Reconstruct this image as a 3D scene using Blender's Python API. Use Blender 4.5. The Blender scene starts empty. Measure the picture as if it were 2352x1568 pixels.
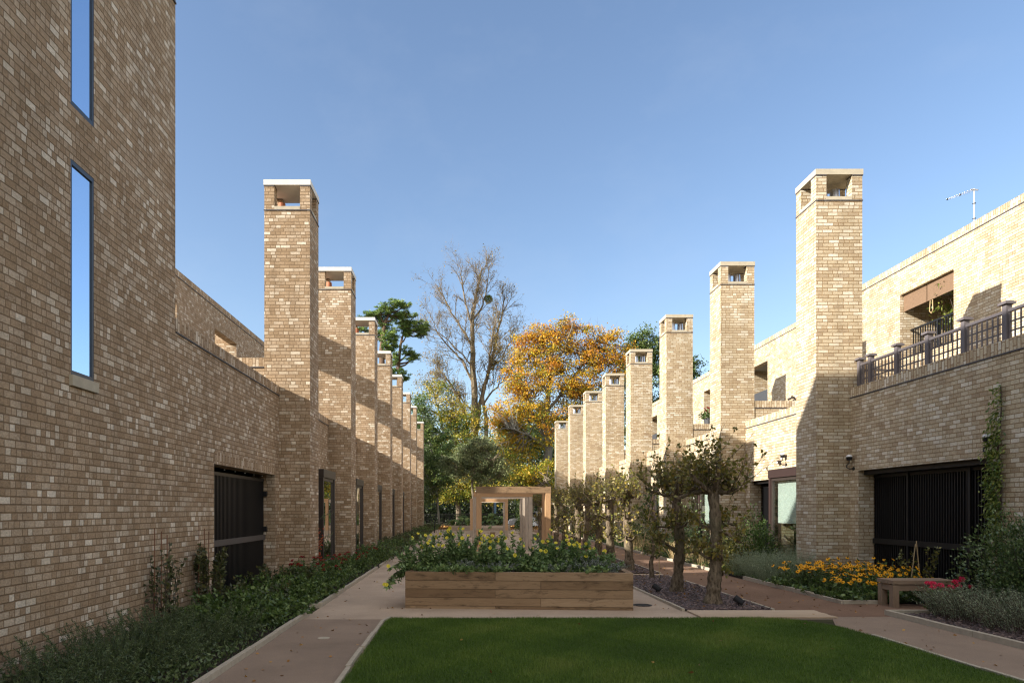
import bpy, math, random
import numpy as np
from mathutils import Vector, Matrix

scene = bpy.context.scene
COL = scene.collection
F_PX = 1568.0
HX, HY, CAMZ = 1068.0, 1170.0, 1.6


def P(px, py, Y):
    """photograph pixel (2352 wide) at depth Y -> point"""
    return np.array(((px - HX) * Y / F_PX, Y, CAMZ + (HY - py) * Y / F_PX))


ORD = ['first', 'second', 'third', 'fourth', 'fifth', 'sixth', 'seventh', 'eighth', 'ninth', 'tenth', 'eleventh', 'twelfth', 'thirteenth']

# ------------------------------------------------------------------ objects
ORG = {}


def tag(o, label=None, cat=None, group=None, kind=None):
    if label: o['label'] = label
    if cat: o['category'] = cat
    if group: o['group'] = group
    if kind: o['kind'] = kind
    return o


def thing(name, label, cat, loc=(0, 0, 0), rotz=0.0, group=None):
    o = bpy.data.objects.new(name, None)
    o.empty_display_size = 0.2
    COL.objects.link(o)
    o.location = loc
    o.rotation_euler = (0, 0, rotz)
    tag(o, label, cat, group)
    ORG[o.name] = np.array(loc, float) if rotz == 0 else np.zeros(3)
    return o


class MB:
    """collects boxes, tubes and polygons with uv in metres"""

    def __init__(s, us=1.0, uoff=0.0):
        s.v, s.f, s.uv, s.mi, s.r = [], [], [], [], []
        s.us, s.uoff = us, uoff

    def poly(s, pts, uv=None, mi=0, rnd=0.5):
        i = len(s.v)
        pts = [tuple(float(c) for c in p) for p in pts]
        s.v += pts
        s.f.append(tuple(range(i, i + len(pts))))
        if uv is None:
            a, b, c = (Vector(pts[k]) for k in (0, 1, 2))
            n = (b - a).cross(c - a)
            ax = max(range(3), key=lambda k: abs(n[k]))
            if ax == 0: uv = [(p[1] * s.us + s.uoff, p[2]) for p in pts]
            elif ax == 1: uv = [(p[0] + s.uoff, p[2]) for p in pts]
            else: uv = [(p[0] + s.uoff, p[1]) for p in pts]
        s.uv += uv
        s.mi.append(mi)
        s.r += [rnd] * len(pts)

    def box(s, x0, x1, y0, y1, z0, z1, mi=0, rnd=0.5, swap=False, long=None, uo=0.0):
        if x0 > x1: x0, x1 = x1, x0
        if y0 > y1: y0, y1 = y1, y0
        q = [(x0, y0, z0), (x1, y0, z0), (x1, y1, z0), (x0, y1, z0), (x0, y0, z1), (x1, y0, z1), (x1, y1, z1), (x0, y1, z1)]
        for idx in ((0, 3, 2, 1), (4, 5, 6, 7), (0, 1, 5, 4), (1, 2, 6, 5), (2, 3, 7, 6), (3, 0, 4, 7)):
            pts = [q[k] for k in idx]
            uv = None
            if long is not None:
                uv = []
                for p in pts:
                    u = p[long] + uo
                    v = sum(p[k] * (1.0 if k != 0 else 0.97) for k in range(3) if k != long)
                    uv.append((u, v + uo * 0.37))
            s.poly(pts, uv, mi, rnd)
            if swap:
                n = len(pts)
                s.uv[-n:] = [(b, a) for a, b in s.uv[-n:]]

    def obox(s, c, ax, ay, az, mi=0, rnd=0.5):
        """oriented box, half axes"""
        c, ax, ay, az = (np.array(k, float) for k in (c, ax, ay, az))
        q = [c + sx * ax + sy * ay + sz * az for sz in (-1, 1) for sx, sy in ((-1, -1), (1, -1), (1, 1), (-1, 1))]
        for idx in ((0, 3, 2, 1), (4, 5, 6, 7), (0, 1, 5, 4), (1, 2, 6, 5), (2, 3, 7, 6), (3, 0, 4, 7)):
            s.poly([q[k] for k in idx], None, mi, rnd)

    def tube(s, pts, rad, n=6, mi=0, rnd=0.5, cap=True):
        pts = [np.array(p, float) for p in pts]
        if not hasattr(rad, '__len__'): rad = [rad] * len(pts)
        base = len(s.v)
        prev = None
        L = 0.0
        rows = []
        for k, p in enumerate(pts):
            d = pts[min(k + 1, len(pts) - 1)] - pts[max(k - 1, 0)]
            d = d / (np.linalg.norm(d) + 1e-9)
            if prev is None:
                a = np.cross(d, (0, 0, 1.0)) if abs(d[2]) < 0.9 else np.cross(d, (1.0, 0, 0))
            else:
                a = prev - d * prev.dot(d)
            a = a / (np.linalg.norm(a) + 1e-9)
            prev = a
            b = np.cross(d, a)
            if k: L += np.linalg.norm(p - pts[k - 1])
            rows.append(L)
            for j in range(n):
                t = 2 * math.pi * j / n
                s.v.append(tuple(p + (a * math.cos(t) + b * math.sin(t)) * rad[k]))
                s.r.append(rnd)
        for k in range(len(pts) - 1):
            for j in range(n):
                j2 = (j + 1) % n
                s.f.append((base + k * n + j, base + k * n + j2, base + (k + 1) * n + j2, base + (k + 1) * n + j))
                w = 2 * math.pi * rad[0] / n
                s.uv += [(j * w, rows[k]), ((j + 1) * w, rows[k]), ((j + 1) * w, rows[k + 1]), (j * w, rows[k + 1])]
                s.mi.append(mi)
        if cap:
            s.f.append(tuple(base + j for j in range(n))[::-1])
            s.uv += [(0, 0)] * n
            s.mi.append(mi)
            e = base + (len(pts) - 1) * n
            s.f.append(tuple(e + j for j in range(n)))
            s.uv += [(0, 0)] * n
            s.mi.append(mi)

    def build(s, name, mats, parent=None, local=False, smooth=False):
        me = bpy.data.meshes.new(name)
        v = np.array(s.v, float).reshape(-1, 3)
        if parent is not None and not local:
            v = v - ORG[parent.name]
        me.from_pydata(v.tolist(), [], s.f)
        uvl = me.uv_layers.new(name='UVMap')
        uvl.data.foreach_set('uv', np.array(s.uv, np.float32).ravel())
        at = me.attributes.new('rnd', 'FLOAT', 'POINT')
        at.data.foreach_set('value', np.array(s.r, np.float32))
        if not isinstance(mats, (list, tuple)): mats = [mats]
        for m in mats: me.materials.append(m)
        me.polygons.foreach_set('material_index', np.array(s.mi, np.int32))
        if smooth: me.polygons.foreach_set('use_smooth', np.ones(len(s.f), bool))
        me.update()
        return link(name, me, parent)


def link(name, me, parent=None, mat=None):
    o = bpy.data.objects.new(name, me)
    COL.objects.link(o)
    if parent is not None:
        o.parent = parent
        ORG[o.name] = ORG[parent.name]
    else:
        ORG[o.name] = np.zeros(3)
    return o


def npmesh(name, V, Fc, rnd, mats, parent=None, local=False, smooth=False, mi=None):
    """V (N,3), Fc (M,k) equal-sized faces, rnd (N,)"""
    V = np.asarray(V, np.float32)
    if parent is not None and not local: V = V - ORG[parent.name].astype(np.float32)
    Fc = np.asarray(Fc, np.int32)
    me = bpy.data.meshes.new(name)
    me.vertices.add(len(V))
    me.vertices.foreach_set('co', V.ravel())
    M, k = Fc.shape
    me.loops.add(M * k)
    me.loops.foreach_set('vertex_index', Fc.ravel())
    me.polygons.add(M)
    me.polygons.foreach_set('loop_start', np.arange(0, M * k, k, dtype=np.int32))
    if not isinstance(mats, (list, tuple)): mats = [mats]
    for m in mats: me.materials.append(m)
    if mi is not None: me.polygons.foreach_set('material_index', np.asarray(mi, np.int32))
    at = me.attributes.new('rnd', 'FLOAT', 'POINT')
    at.data.foreach_set('value', np.asarray(rnd, np.float32))
    me.update(calc_edges=True)
    if smooth: me.polygons.foreach_set('use_smooth', np.ones(M, bool))
    return link(name, me, parent)


# ------------------------------------------------------------------ materials
def srgb(r, g, b):
    f = lambda c: (c / 255 / 12.92) if c / 255 <= 0.04045 else ((c / 255 + 0.055) / 1.055) ** 2.4
    return (f(r), f(g), f(b), 1)


class NT:
    def __init__(s, name):
        s.m = bpy.data.materials.new(name)
        s.m.use_nodes = True
        s.t = s.m.node_tree
        s.t.nodes.clear()
        s.out = s.n('ShaderNodeOutputMaterial')

    def n(s, t, **k):
        nd = s.t.nodes.new(t)
        for a, b in k.items(): setattr(nd, a, b)
        return nd

    def l(s, a, b): s.t.links.new(a, b)

    def val(s, x):
        return x

    def math(s, op, a, b=None, c=None, clamp=False):
        nd = s.n('ShaderNodeMath', operation=op, use_clamp=clamp)
        for i, x in enumerate((a, b, c)):
            if x is None: continue
            if isinstance(x, (int, float)): nd.inputs[i].default_value = x
            else: s.l(x, nd.inputs[i])
        return nd.outputs[0]

    def ramp(s, fac, stops, interp='LINEAR'):
        nd = s.n('ShaderNodeValToRGB')
        cr = nd.color_ramp
        cr.interpolation = interp
        while len(cr.elements) < len(stops): cr.elements.new(0.5)
        for e, (p, c) in zip(cr.elements, stops):
            e.position = p
            e.color = (*c[:3], 1)
        s.l(fac, nd.inputs[0])
        return nd.outputs[0]

    def mix(s, fac, a, b, mode='MIX'):
        nd = s.n('ShaderNodeMix', data_type='RGBA', blend_type=mode)
        for sock, x in ((nd.inputs[0], fac), (nd.inputs[6], a), (nd.inputs[7], b)):
            if isinstance(x, (int, float)): sock.default_value = x
            elif isinstance(x, (tuple, list)): sock.default_value = (*x[:3], 1)
            else: s.l(x, sock)
        return nd.outputs[2]

    def noise(s, vec, scale, detail=3, rough=0.5, dims='3D'):
        nd = s.n('ShaderNodeTexNoise', noise_dimensions=dims)
        nd.inputs['Scale'].default_value = scale
        nd.inputs['Detail'].default_value = detail
        nd.inputs['Roughness'].default_value = rough
        if vec is not None: s.l(vec, nd.inputs['Vector'])
        return nd.outputs[0]

    def mapping(s, vec, scale=(1, 1, 1), loc=(0, 0, 0)):
        nd = s.n('ShaderNodeMapping')
        nd.inputs['Scale'].default_value = scale
        nd.inputs['Location'].default_value = loc
        s.l(vec, nd.inputs['Vector'])
        return nd.outputs[0]

    def bsdf(s, color, rough=0.8, metal=0.0, bump=None, bdist=0.01, bstr=0.5, spec=0.5, trans=0.0, transl=0.0):
        b = s.n('ShaderNodeBsdfPrincipled')
        if isinstance(color, (tuple, list)): b.inputs['Base Color'].default_value = (*color[:3], 1)
        else: s.l(color, b.inputs['Base Color'])
        if isinstance(rough, (int, float)): b.inputs['Roughness'].default_value = rough
        else: s.l(rough, b.inputs['Roughness'])
        b.inputs['Metallic'].default_value = metal
        b.inputs['Specular IOR Level'].default_value = spec
        b.inputs['Transmission Weight'].default_value = trans
        if bump is not None:
            bn = s.n('ShaderNodeBump')
            bn.inputs['Distance'].default_value = bdist
            bn.inputs['Strength'].default_value = bstr
            s.l(bump, bn.inputs['Height'])
            s.l(bn.outputs[0], b.inputs['Normal'])
        o = b.outputs[0]
        if transl > 0:
            t = s.n('ShaderNodeBsdfTranslucent')
            if isinstance(color, (tuple, list)): t.inputs[0].default_value = (*color[:3], 1)
            else: s.l(color, t.inputs[0])
            mx = s.n('ShaderNodeMixShader')
            mx.inputs[0].default_value = transl
            s.l(o, mx.inputs[1])
            s.l(t.outputs[0], mx.inputs[2])
            o = mx.outputs[0]
        s.l(o, s.out.inputs[0])
        return s.m

    def uv(s): return s.n('ShaderNodeTexCoord').outputs['UV']

    def pos(s): return s.n('ShaderNodeNewGeometry').outputs['Position']

    def rnd(s):
        return s.n('ShaderNodeAttribute', attribute_name='rnd').outputs['Fac']


def flat(name, col, rough=0.7, metal=0.0, spec=0.5, var=0.12, scale=6.0):
    t = NT(name)
    n = t.noise(t.pos(), scale, 4, 0.6)
    c = t.mix(n, tuple(x * (1 - var) for x in col[:3]), tuple(min(1, x * (1 + var)) for x in col[:3]))
    return t.bsdf(c, rough, metal, bump=n, bdist=0.002, bstr=0.2, spec=spec)


def brick(name, stops, mortar, bl=0.225, bh=0.075, jitter=0.0, snapped=0.0):
    t = NT(name)
    uv = t.uv()
    sep = t.n('ShaderNodeSeparateXYZ')
    # uneven brick edges
    nz = t.n('ShaderNodeTexNoise', noise_dimensions='3D')
    nz.inputs['Scale'].default_value = 28
    nz.inputs['Detail'].default_value = 2
    t.l(uv, nz.inputs['Vector'])
    off = t.n('ShaderNodeVectorMath', operation='MULTIPLY_ADD')
    t.l(nz.outputs[1], off.inputs[0])
    off.inputs[1].default_value = (0.008, 0.008, 0)
    t.l(uv, off.inputs[2])
    t.l(off.outputs[0], sep.inputs[0])
    u, v = sep.outputs[0], sep.outputs[1]
    u = t.math('ADD', u, 500.0)
    vr = t.math('DIVIDE', v, bh)
    row = t.math('FLOOR', vr)
    fv = t.math('FRACT', vr)
    half = t.math('MULTIPLY', t.math('FLOORED_MODULO', row, 2.0), 0.5)
    uu = t.math('ADD', t.math('DIVIDE', u, bl), half)
    if jitter:
        wr = t.n('ShaderNodeTexWhiteNoise', noise_dimensions='1D')
        t.l(row, wr.inputs['W'])
        uu = t.math('ADD', uu, t.math('MULTIPLY', wr.outputs[0], jitter))
    cell = t.math('FLOOR', uu)
    fu = t.math('FRACT', uu)
    # some stretchers are snapped into two headers
    ca = t.n('ShaderNodeCombineXYZ')
    t.l(cell, ca.inputs[0]); t.l(row, ca.inputs[1]); ca.inputs[2].default_value = 3.7
    wa = t.n('ShaderNodeTexWhiteNoise', noise_dimensions='3D')
    t.l(ca.outputs[0], wa.inputs['Vector'])
    split = t.math('LESS_THAN', wa.outputs[0], snapped)
    sub = t.math('MULTIPLY', split, t.math('GREATER_THAN', fu, 0.5))
    comb = t.n('ShaderNodeCombineXYZ')
    t.l(t.math('MULTIPLY_ADD', sub, 0.31, cell), comb.inputs[0]); t.l(row, comb.inputs[1])
    wn = t.n('ShaderNodeTexWhiteNoise', noise_dimensions='3D')
    t.l(comb.outputs[0], wn.inputs['Vector'])
    rnd = wn.outputs[0]
    sepc = t.n('ShaderNodeSeparateColor')
    t.l(wn.outputs[1], sepc.inputs[0])
    r2, r3 = sepc.outputs[1], sepc.outputs[2]
    du = t.math('MULTIPLY', t.math('MINIMUM', fu, t.math('SUBTRACT', 1.0, fu)), bl)
    mid = t.math('MULTIPLY_ADD', t.math('ABSOLUTE', t.math('SUBTRACT', fu, 0.5)), bl, t.math('SUBTRACT', 1.0, split))
    du = t.math('MINIMUM', du, mid)
    dv = t.math('MULTIPLY', t.math('MINIMUM', fv, t.math('SUBTRACT', 1.0, fv)), bh)
    d = t.math('MINIMUM', du, dv)
    mr = t.n('ShaderNodeMapRange', interpolation_type='SMOOTHSTEP')
    t.l(d, mr.inputs[0])
    mr.inputs[1].default_value = 0.004
    mr.inputs[2].default_value = 0.0085
    mask = mr.outputs[0]
    # clusters of paler / darker bricks
    big = t.noise(t.mapping(uv, (0.9, 1.6, 1)), 0.8, 3, 0.6)
    rr = t.math('ADD', rnd, t.math('MULTIPLY', t.math('SUBTRACT', big, 0.5), 0.5), clamp=True)
    col = t.ramp(rr, stops)
    # drag marks and folds on each handmade brick
    sc = t.n('ShaderNodeCombineXYZ')
    t.l(u, sc.inputs[0]); t.l(v, sc.inputs[1]); t.l(t.math('MULTIPLY', rnd, 7.0), sc.inputs[2])
    fine = t.noise(t.mapping(sc.outputs[0], (1, 2.2, 1)), 26, 5, 0.65)
    fr = t.math('MULTIPLY_ADD', fine, 1.25, 0.375)
    cm = t.n('ShaderNodeCombineColor')
    for k in range(3): t.l(fr, cm.inputs[k])
    col = t.mix(1.0, col, cm.outputs[0], 'MULTIPLY')
    # lime bloom
    bl2 = t.math('MULTIPLY', t.math('GREATER_THAN', r2, 0.8), t.math('MULTIPLY', t.math('SUBTRACT', fine, 0.4, clamp=True), 1.0), clamp=True)
    col = t.mix(bl2, col, (0.58, 0.52, 0.42))
    mcol = t.mix(fine, tuple(c * 0.75 for c in mortar), tuple(c * 1.2 for c in mortar))
    col = t.mix(mask, mcol, col)
    streak = t.noise(t.mapping(t.pos(), (5, 5, 0.25)), 1.0, 3, 0.6)
    wth = t.math('MULTIPLY_ADD', t.noise(t.mapping(t.pos(), (1, 1, 0.55)), 0.55, 4, 0.6), 0.55, 0.725)
    wth = t.math('MULTIPLY', wth, t.math('MULTIPLY_ADD', streak, 0.45, 0.775))
    cm2 = t.n('ShaderNodeCombineColor')
    for k in range(3): t.l(wth, cm2.inputs[k])
    col = t.mix(1.0, col, cm2.outputs[0], 'MULTIPLY')
    h = t.math('ADD', t.math('MULTIPLY', mask, t.math('MULTIPLY_ADD', r3, 0.5, 0.75)), t.math('MULTIPLY', fine, 0.5))
    return t.bsdf(col, 0.92, bump=h, bdist=0.012, bstr=0.75, spec=0.2)


def wood(name, stops, grain=1.0, dark=0.5, rough=0.8):
    t = NT(name)
    uv = t.uv()
    r = t.rnd()
    cx = t.n('ShaderNodeCombineXYZ')
    sp = t.n('ShaderNodeSeparateXYZ')
    t.l(uv, sp.inputs[0])
    t.l(sp.outputs[0], cx.inputs[0]); t.l(sp.outputs[1], cx.inputs[1]); t.l(t.math('MULTIPLY', r, 9.0), cx.inputs[2])
    wob = t.noise(t.mapping(cx.outputs[0], (1.2, 3, 1)), 2.0, 2)
    c2 = t.n('ShaderNodeVectorMath', operation='ADD')
    cc = t.n('ShaderNodeCombineXYZ')
    t.l(t.math('MULTIPLY', wob, 0.12), cc.inputs[1])
    t.l(cx.outputs[0], c2.inputs[0]); t.l(cc.outputs[0], c2.inputs[1])
    g = t.noise(t.mapping(c2.outputs[0], (2.6, 36 * grain, 1)), 1.6, 5, 0.65)
    s = t.noise(t.mapping(c2.outputs[0], (2.4, 8, 1)), 1.3, 5, 0.7)
    f = t.math('ADD', t.math('MULTIPLY', g, 0.6), t.math('MULTIPLY_ADD', r, 0.5, -0.02), clamp=True)
    col = t.ramp(f, stops)
    dk = t.math('MULTIPLY', t.math('SUBTRACT', s, 0.52, clamp=True), 5.0, clamp=True)
    col = t.mix(t.math('MULTIPLY', dk, dark), col, tuple(x * 0.3 for x in stops[0][1][:3]))
    return t.bsdf(col, rough, bump=g, bdist=0.004, bstr=0.5, spec=0.25)


def leafm(name, stops, rough=0.42, transl=0.25, spec=0.5):
    t = NT(name)
    col = t.ramp(t.rnd(), stops)
    return t.bsdf(col, rough, transl=transl, spec=spec)


def bark(name, a, b, scale=9.0, bstr=0.8):
    t = NT(name)
    p = t.mapping(t.pos(), (1, 1, 0.35))
    n = t.noise(p, scale, 6, 0.65)
    m = t.noise(t.pos(), 1.6, 3)
    col = t.ramp(n, [(0.3, a), (0.7, b)])
    col = t.mix(t.math('MULTIPLY', t.math('SUBTRACT', m, 0.5, clamp=True), 2.0, clamp=True), col, (0.09, 0.1, 0.05))
    return t.bsdf(col, 0.95, bump=n, bdist=0.045, bstr=bstr, spec=0.1)


def ground_mat(name, a, b, scale, bump=0.01, patch=None):
    t = NT(name)
    n = t.noise(t.pos(), scale, 4, 0.7)
    m = t.noise(t.pos(), 0.9, 4, 0.6)
    col = t.ramp(n, [(0.32, a), (0.68, b)])
    k = t.math('MULTIPLY_ADD', m, 0.75, 0.625)
    cm = t.n('ShaderNodeCombineColor')
    for j in range(3): t.l(k, cm.inputs[j])
    col = t.mix(1.0, col, cm.outputs[0], 'MULTIPLY')
    return t.bsdf(col, 0.95, bump=n, bdist=bump, bstr=0.6, spec=0.15)


M = {}
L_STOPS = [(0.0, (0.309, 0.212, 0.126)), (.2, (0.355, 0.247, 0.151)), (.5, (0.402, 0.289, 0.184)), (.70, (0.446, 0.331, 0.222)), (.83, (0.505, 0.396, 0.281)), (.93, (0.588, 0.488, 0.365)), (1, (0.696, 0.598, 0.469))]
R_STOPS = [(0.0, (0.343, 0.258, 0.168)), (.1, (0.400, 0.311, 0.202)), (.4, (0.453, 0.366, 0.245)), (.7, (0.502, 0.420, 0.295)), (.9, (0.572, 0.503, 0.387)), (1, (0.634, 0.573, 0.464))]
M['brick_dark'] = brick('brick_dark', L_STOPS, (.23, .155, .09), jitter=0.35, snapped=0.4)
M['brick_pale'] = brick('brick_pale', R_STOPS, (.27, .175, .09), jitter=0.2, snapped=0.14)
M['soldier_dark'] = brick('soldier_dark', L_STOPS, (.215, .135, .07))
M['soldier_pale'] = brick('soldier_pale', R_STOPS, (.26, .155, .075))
M['lead'] = flat('damp_course', (.07, .06, .06), 0.7)
M['cap_new'] = flat('cap_stone_pale', (.66, .63, .57), 0.85)
M['cap_old'] = flat('cap_stone_weathered', (.44, .385, .285), 0.9, var=0.25, scale=9)
M['steel'] = flat('flue_steel', (.55, .55, .57), 0.3, 0.9)
M['bronze'] = flat('bronze_frame', (.045, .034, .028), 0.45, 0.2)
M['corten'] = flat('corten_frame', (.03, .0145, .0115), 0.6)
M['black_metal'] = flat('black_metal', (.006, .006, .007), 0.45, 0.0)
M['rail_metal'] = flat('gate_rail_metal', (.085, .075, .07), 0.5)
M['blue_frame'] = flat('blue_grey_frame', (.04, .05, .065), 0.4, 0.1)
M['dark_room'] = flat('room_shade', (.035, .032, .03), 0.9)  # shade of the interiors put into the colour as near black
M['plaster'] = flat('roof_membrane', (.25, .24, .22), 0.9)
M['blind'] = flat('roller_blind', (.62, .65, .62), 0.9, var=0.04)
M['white_paint'] = flat('white_paint', (.75, .75, .75), 0.5)
M['grey_paint'] = flat('mauve_grey_paint', (.115, .10, .105), 0.6)
M['grey_panel'] = flat('grey_louvre', (.055, .058, .065), 0.6)
M['rubber'] = flat('rubber', (.015, .015, .016), 0.8)
M['silver'] = flat('silver_car_paint', (.42, .43, .46), 0.25, 0.5)
M['red'] = flat('red_plastic', (.5, .04, .03), 0.4)
M['terracotta'] = flat('terracotta', (.45, .16, .08), 0.8)
M['kerb'] = flat('kerb_stone', (.40, .345, .26), 0.9, var=0.3, scale=14)
M['blue_sign'] = flat('blue_sign', (.10, .20, .33), 0.4)


def glassm(name, tint, refl, base):
    t = NT(name)
    geo = t.n('ShaderNodeNewGeometry')
    dt = t.n('ShaderNodeVectorMath', operation='DOT_PRODUCT')
    t.l(geo.outputs['Incoming'], dt.inputs[0]); t.l(geo.outputs['Normal'], dt.inputs[1])
    sch = t.math('POWER', t.math('SUBTRACT', 1.0, t.math('ABSOLUTE', dt.outputs['Value'])), 5.0)
    fres = t.math('MULTIPLY_ADD', sch, .92, .08)
    g = t.n('ShaderNodeBsdfGlossy')
    g.inputs['Roughness'].default_value = 0.01
    g.inputs[0].default_value = (*tint, 1)
    tr = t.n('ShaderNodeBsdfTransparent')
    tr.inputs[0].default_value = (*base, 1)
    mx = t.n('ShaderNodeMixShader')
    f = t.math('ADD', fres, refl, clamp=True)
    t.l(f, mx.inputs[0])
    t.l(tr.outputs[0], mx.inputs[1]); t.l(g.outputs[0], mx.inputs[2])
    t.l(mx.outputs[0], t.out.inputs[0])
    return t.m


M['pane_left'] = glassm('reflective_glass', (.97, .97, .93), 0.55, (.3, .32, .3))
M['pane'] = glassm('window_glass', (.95, .97, .95), 0.06, (.88, .92, .90))
M['pane_coated'] = glassm('coated_glass', (.66, .80, .97), 0.75, (.2, .25, .3))
OAK = [(0.05, (.11, .066, .035)), (.4, (.225, .143, .078)), (.7, (.33, .222, .128)), (1, (.43, .305, .19))]
OAKP = [(0.05, (.28, .15, .07)), (.4, (.45, .265, .135)), (.7, (.55, .345, .19)), (1, (.62, .43, .26))]
OAKG = [(0.05, (.24, .18, .13)), (.4, (.39, .315, .24)), (.7, (.49, .405, .32)), (1, (.58, .50, .40))]
M['oak'] = wood('oak_sleeper', OAK, dark=0.9)
M['oak_new'] = wood('oak_fresh', OAKP, dark=0.25)
M['oak_grey'] = wood('oak_weathered', OAKG, dark=0.35)
M['bench'] = wood('bench_wood', [(0.05, (.18, .12, .075)), (.5, (.28, .20, .135)), (1, (.36, .27, .19))], dark=0.3)
M['board'] = wood('bleached_board', [(0.05, (.34, .24, .155)), (.5, (.47, .355, .245)), (1, (.58, .455, .33))], dark=0.15)
M['cane'] = flat('bamboo_cane', (.42, .30, .15), 0.6)
M['rust'] = flat('rusty_rod', (.20, .085, .045), 0.8)
t = NT('bamboo_blind')
_n = t.noise(t.mapping(t.uv(), (3, 90, 1)), 3, 3)
M['bamboo'] = t.bsdf(t.ramp(_n, [(.3, (.13, .075, .042)), (.7, (.23, .145, .085))]), 0.7, bump=_n, bdist=0.01)
# foliage
G = lambda a, b, c, d: [(0, a), (.4, b), (.75, c), (1, d)]
M['lf_rosemary'] = leafm('rosemary_leaf', G((0.043, 0.069, 0.025), (0.071, 0.108, 0.038), (0.108, 0.151, 0.052), (0.159, 0.201, 0.071)))
M['lf_green'] = leafm('border_leaf', G((0.047, 0.085, 0.022), (0.081, 0.137, 0.031), (0.124, 0.194, 0.047), (0.202, 0.271, 0.078)))
M['lf_rose'] = leafm('rose_leaf', G((0.046, 0.055, 0.021), (0.072, 0.085, 0.031), (0.104, 0.117, 0.039), (0.156, 0.137, 0.046)))
M['lf_dark'] = leafm('evergreen_leaf', G((0.042, 0.072, 0.022), (0.071, 0.121, 0.037), (0.113, 0.172, 0.054), (0.208, 0.259, 0.098)), rough=0.35, transl=0.1, spec=0.6)
M['lf_grey'] = leafm('silver_leaf', G((0.166, 0.186, 0.159), (0.248, 0.269, 0.235), (0.345, 0.366, 0.324), (0.469, 0.497, 0.455)))
M['lf_lavender'] = leafm('lavender_leaf', G((0.143, 0.181, 0.099), (0.220, 0.272, 0.158), (0.318, 0.374, 0.228), (0.462, 0.510, 0.327)))
M['lf_primrose'] = leafm('primrose_leaf', G((0.079, 0.140, 0.045), (0.137, 0.217, 0.070), (0.211, 0.307, 0.105), (0.346, 0.433, 0.167)))
M['lf_yellow'] = leafm('yellowing_leaf', G((.06, .07, .015), (.12, .13, .025), (.22, .20, .04), (.32, .27, .06)))
M['lf_pear'] = leafm('pear_leaf', G((0.110, 0.124, 0.028), (0.210, 0.192, 0.040), (0.372, 0.276, 0.058), (0.694, 0.454, 0.098)), transl=0.3)
M['lf_sapling'] = leafm('sapling_leaf', G((0.042, 0.072, 0.018), (0.084, 0.120, 0.026), (0.156, 0.180, 0.036), (0.312, 0.276, 0.060)), transl=0.35)
M['lf_climber'] = leafm('climber_leaf', G((0.060, 0.105, 0.018), (0.120, 0.180, 0.030), (0.210, 0.255, 0.045), (0.330, 0.330, 0.075)), transl=0.3)
M['lf_beech'] = leafm('beech_leaf', [(0, (0.128, 0.174, 0.020)), (.2, (0.269, 0.273, 0.030)), (.4, (0.563, 0.409, 0.040)), (.6, (0.640, 0.372, 0.035)), (.8, (0.589, 0.267, 0.030)), (1, (0.422, 0.167, 0.030))], transl=0.35, spec=0.2)
M['lf_maple'] = leafm('yellow_maple_leaf', [(0, (0.050, 0.090, 0.016)), (.4, (0.118, 0.162, 0.022)), (.65, (0.336, 0.308, 0.041)), (1, (0.706, 0.486, 0.068))], transl=0.3, spec=0.2)
M['lf_bare'] = leafm('last_leaf', [(0, (0.161, 0.138, 0.034)), (.5, (0.276, 0.207, 0.052)), (1, (0.414, 0.253, 0.069))], transl=0.3, spec=0.2)
M['lf_tree'] = leafm('tree_leaf', G((0.041, 0.073, 0.019), (0.076, 0.128, 0.031), (0.131, 0.196, 0.048), (0.227, 0.267, 0.071)), transl=0.2, spec=0.4)
M['lf_oak'] = leafm('green_oak_leaf', G((0.041, 0.066, 0.017), (0.075, 0.118, 0.031), (0.122, 0.173, 0.046), (0.188, 0.236, 0.066)), transl=0.2, spec=0.3)
M['lf_pine'] = leafm('pine_needle', G((0.069, 0.124, 0.035), (0.137, 0.219, 0.058), (0.243, 0.344, 0.080), (0.387, 0.468, 0.112)), transl=0.1, spec=0.3)
M['lf_juniper'] = leafm('blue_conifer_needle', G((0.090, 0.114, 0.049), (0.153, 0.189, 0.084), (0.229, 0.265, 0.122), (0.332, 0.354, 0.168)), transl=0.1, spec=0.2)
M['lf_shade'] = leafm('shade_dark_leaf', G((.008, .014, .006), (.016, .028, .010), (.03, .048, .015), (.055, .07, .02)), transl=0.1)  # tree leaf tones darkened to paint in the shade under the trees
M['lf_mistletoe'] = leafm('mistletoe_leaf', G((.09, .13, .015), (.13, .18, .02), (.17, .22, .03), (.22, .27, .04)))
M['litter'] = leafm('dead_leaf', [(0, (.10, .05, .02)), (.4, (.22, .11, .04)), (.7, (.38, .19, .06)), (1, (.50, .32, .10))], transl=0.1, spec=0.1)
M['slate'] = leafm('slate_chip', G((0.054, 0.038, 0.035), (0.101, 0.068, 0.062), (0.155, 0.103, 0.091), (0.265, 0.182, 0.150)), rough=0.6, transl=0.0)
M['grassblade'] = leafm('grass_blade', G((0.063, 0.118, 0.013), (0.092, 0.162, 0.020), (0.132, 0.202, 0.029), (0.196, 0.246, 0.050)), transl=0.25, spec=0.3)
M['petal_yellow'] = leafm('yellow_petal', [(0, (.72, .60, .03)), (1, (.85, .74, .10))], transl=0.3, spec=0.2)
M['petal_gold'] = leafm('golden_petal', [(0, (0.690, 0.276, 0.006)), (1, (0.900, 0.437, 0.011))], transl=0.2, spec=0.2)
M['cone'] = flat('flower_cone', (.02, .012, .008), 0.9)
M['petal_red'] = leafm('red_petal', [(0, (.22, .008, .012)), (1, (.42, .02, .03))], transl=0.2)
M['petal_pink'] = leafm('pink_petal', [(0, (.62, .02, .08)), (1, (.85, .07, .17))], transl=0.2)
M['berry'] = flat('orange_berry', (.55, .07, .02), 0.3)
M['stem'] = flat('green_stem', (.06, .075, .03), 0.7)
M['twig'] = flat('brown_twig', (.085, .06, .045), 0.9)
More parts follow.
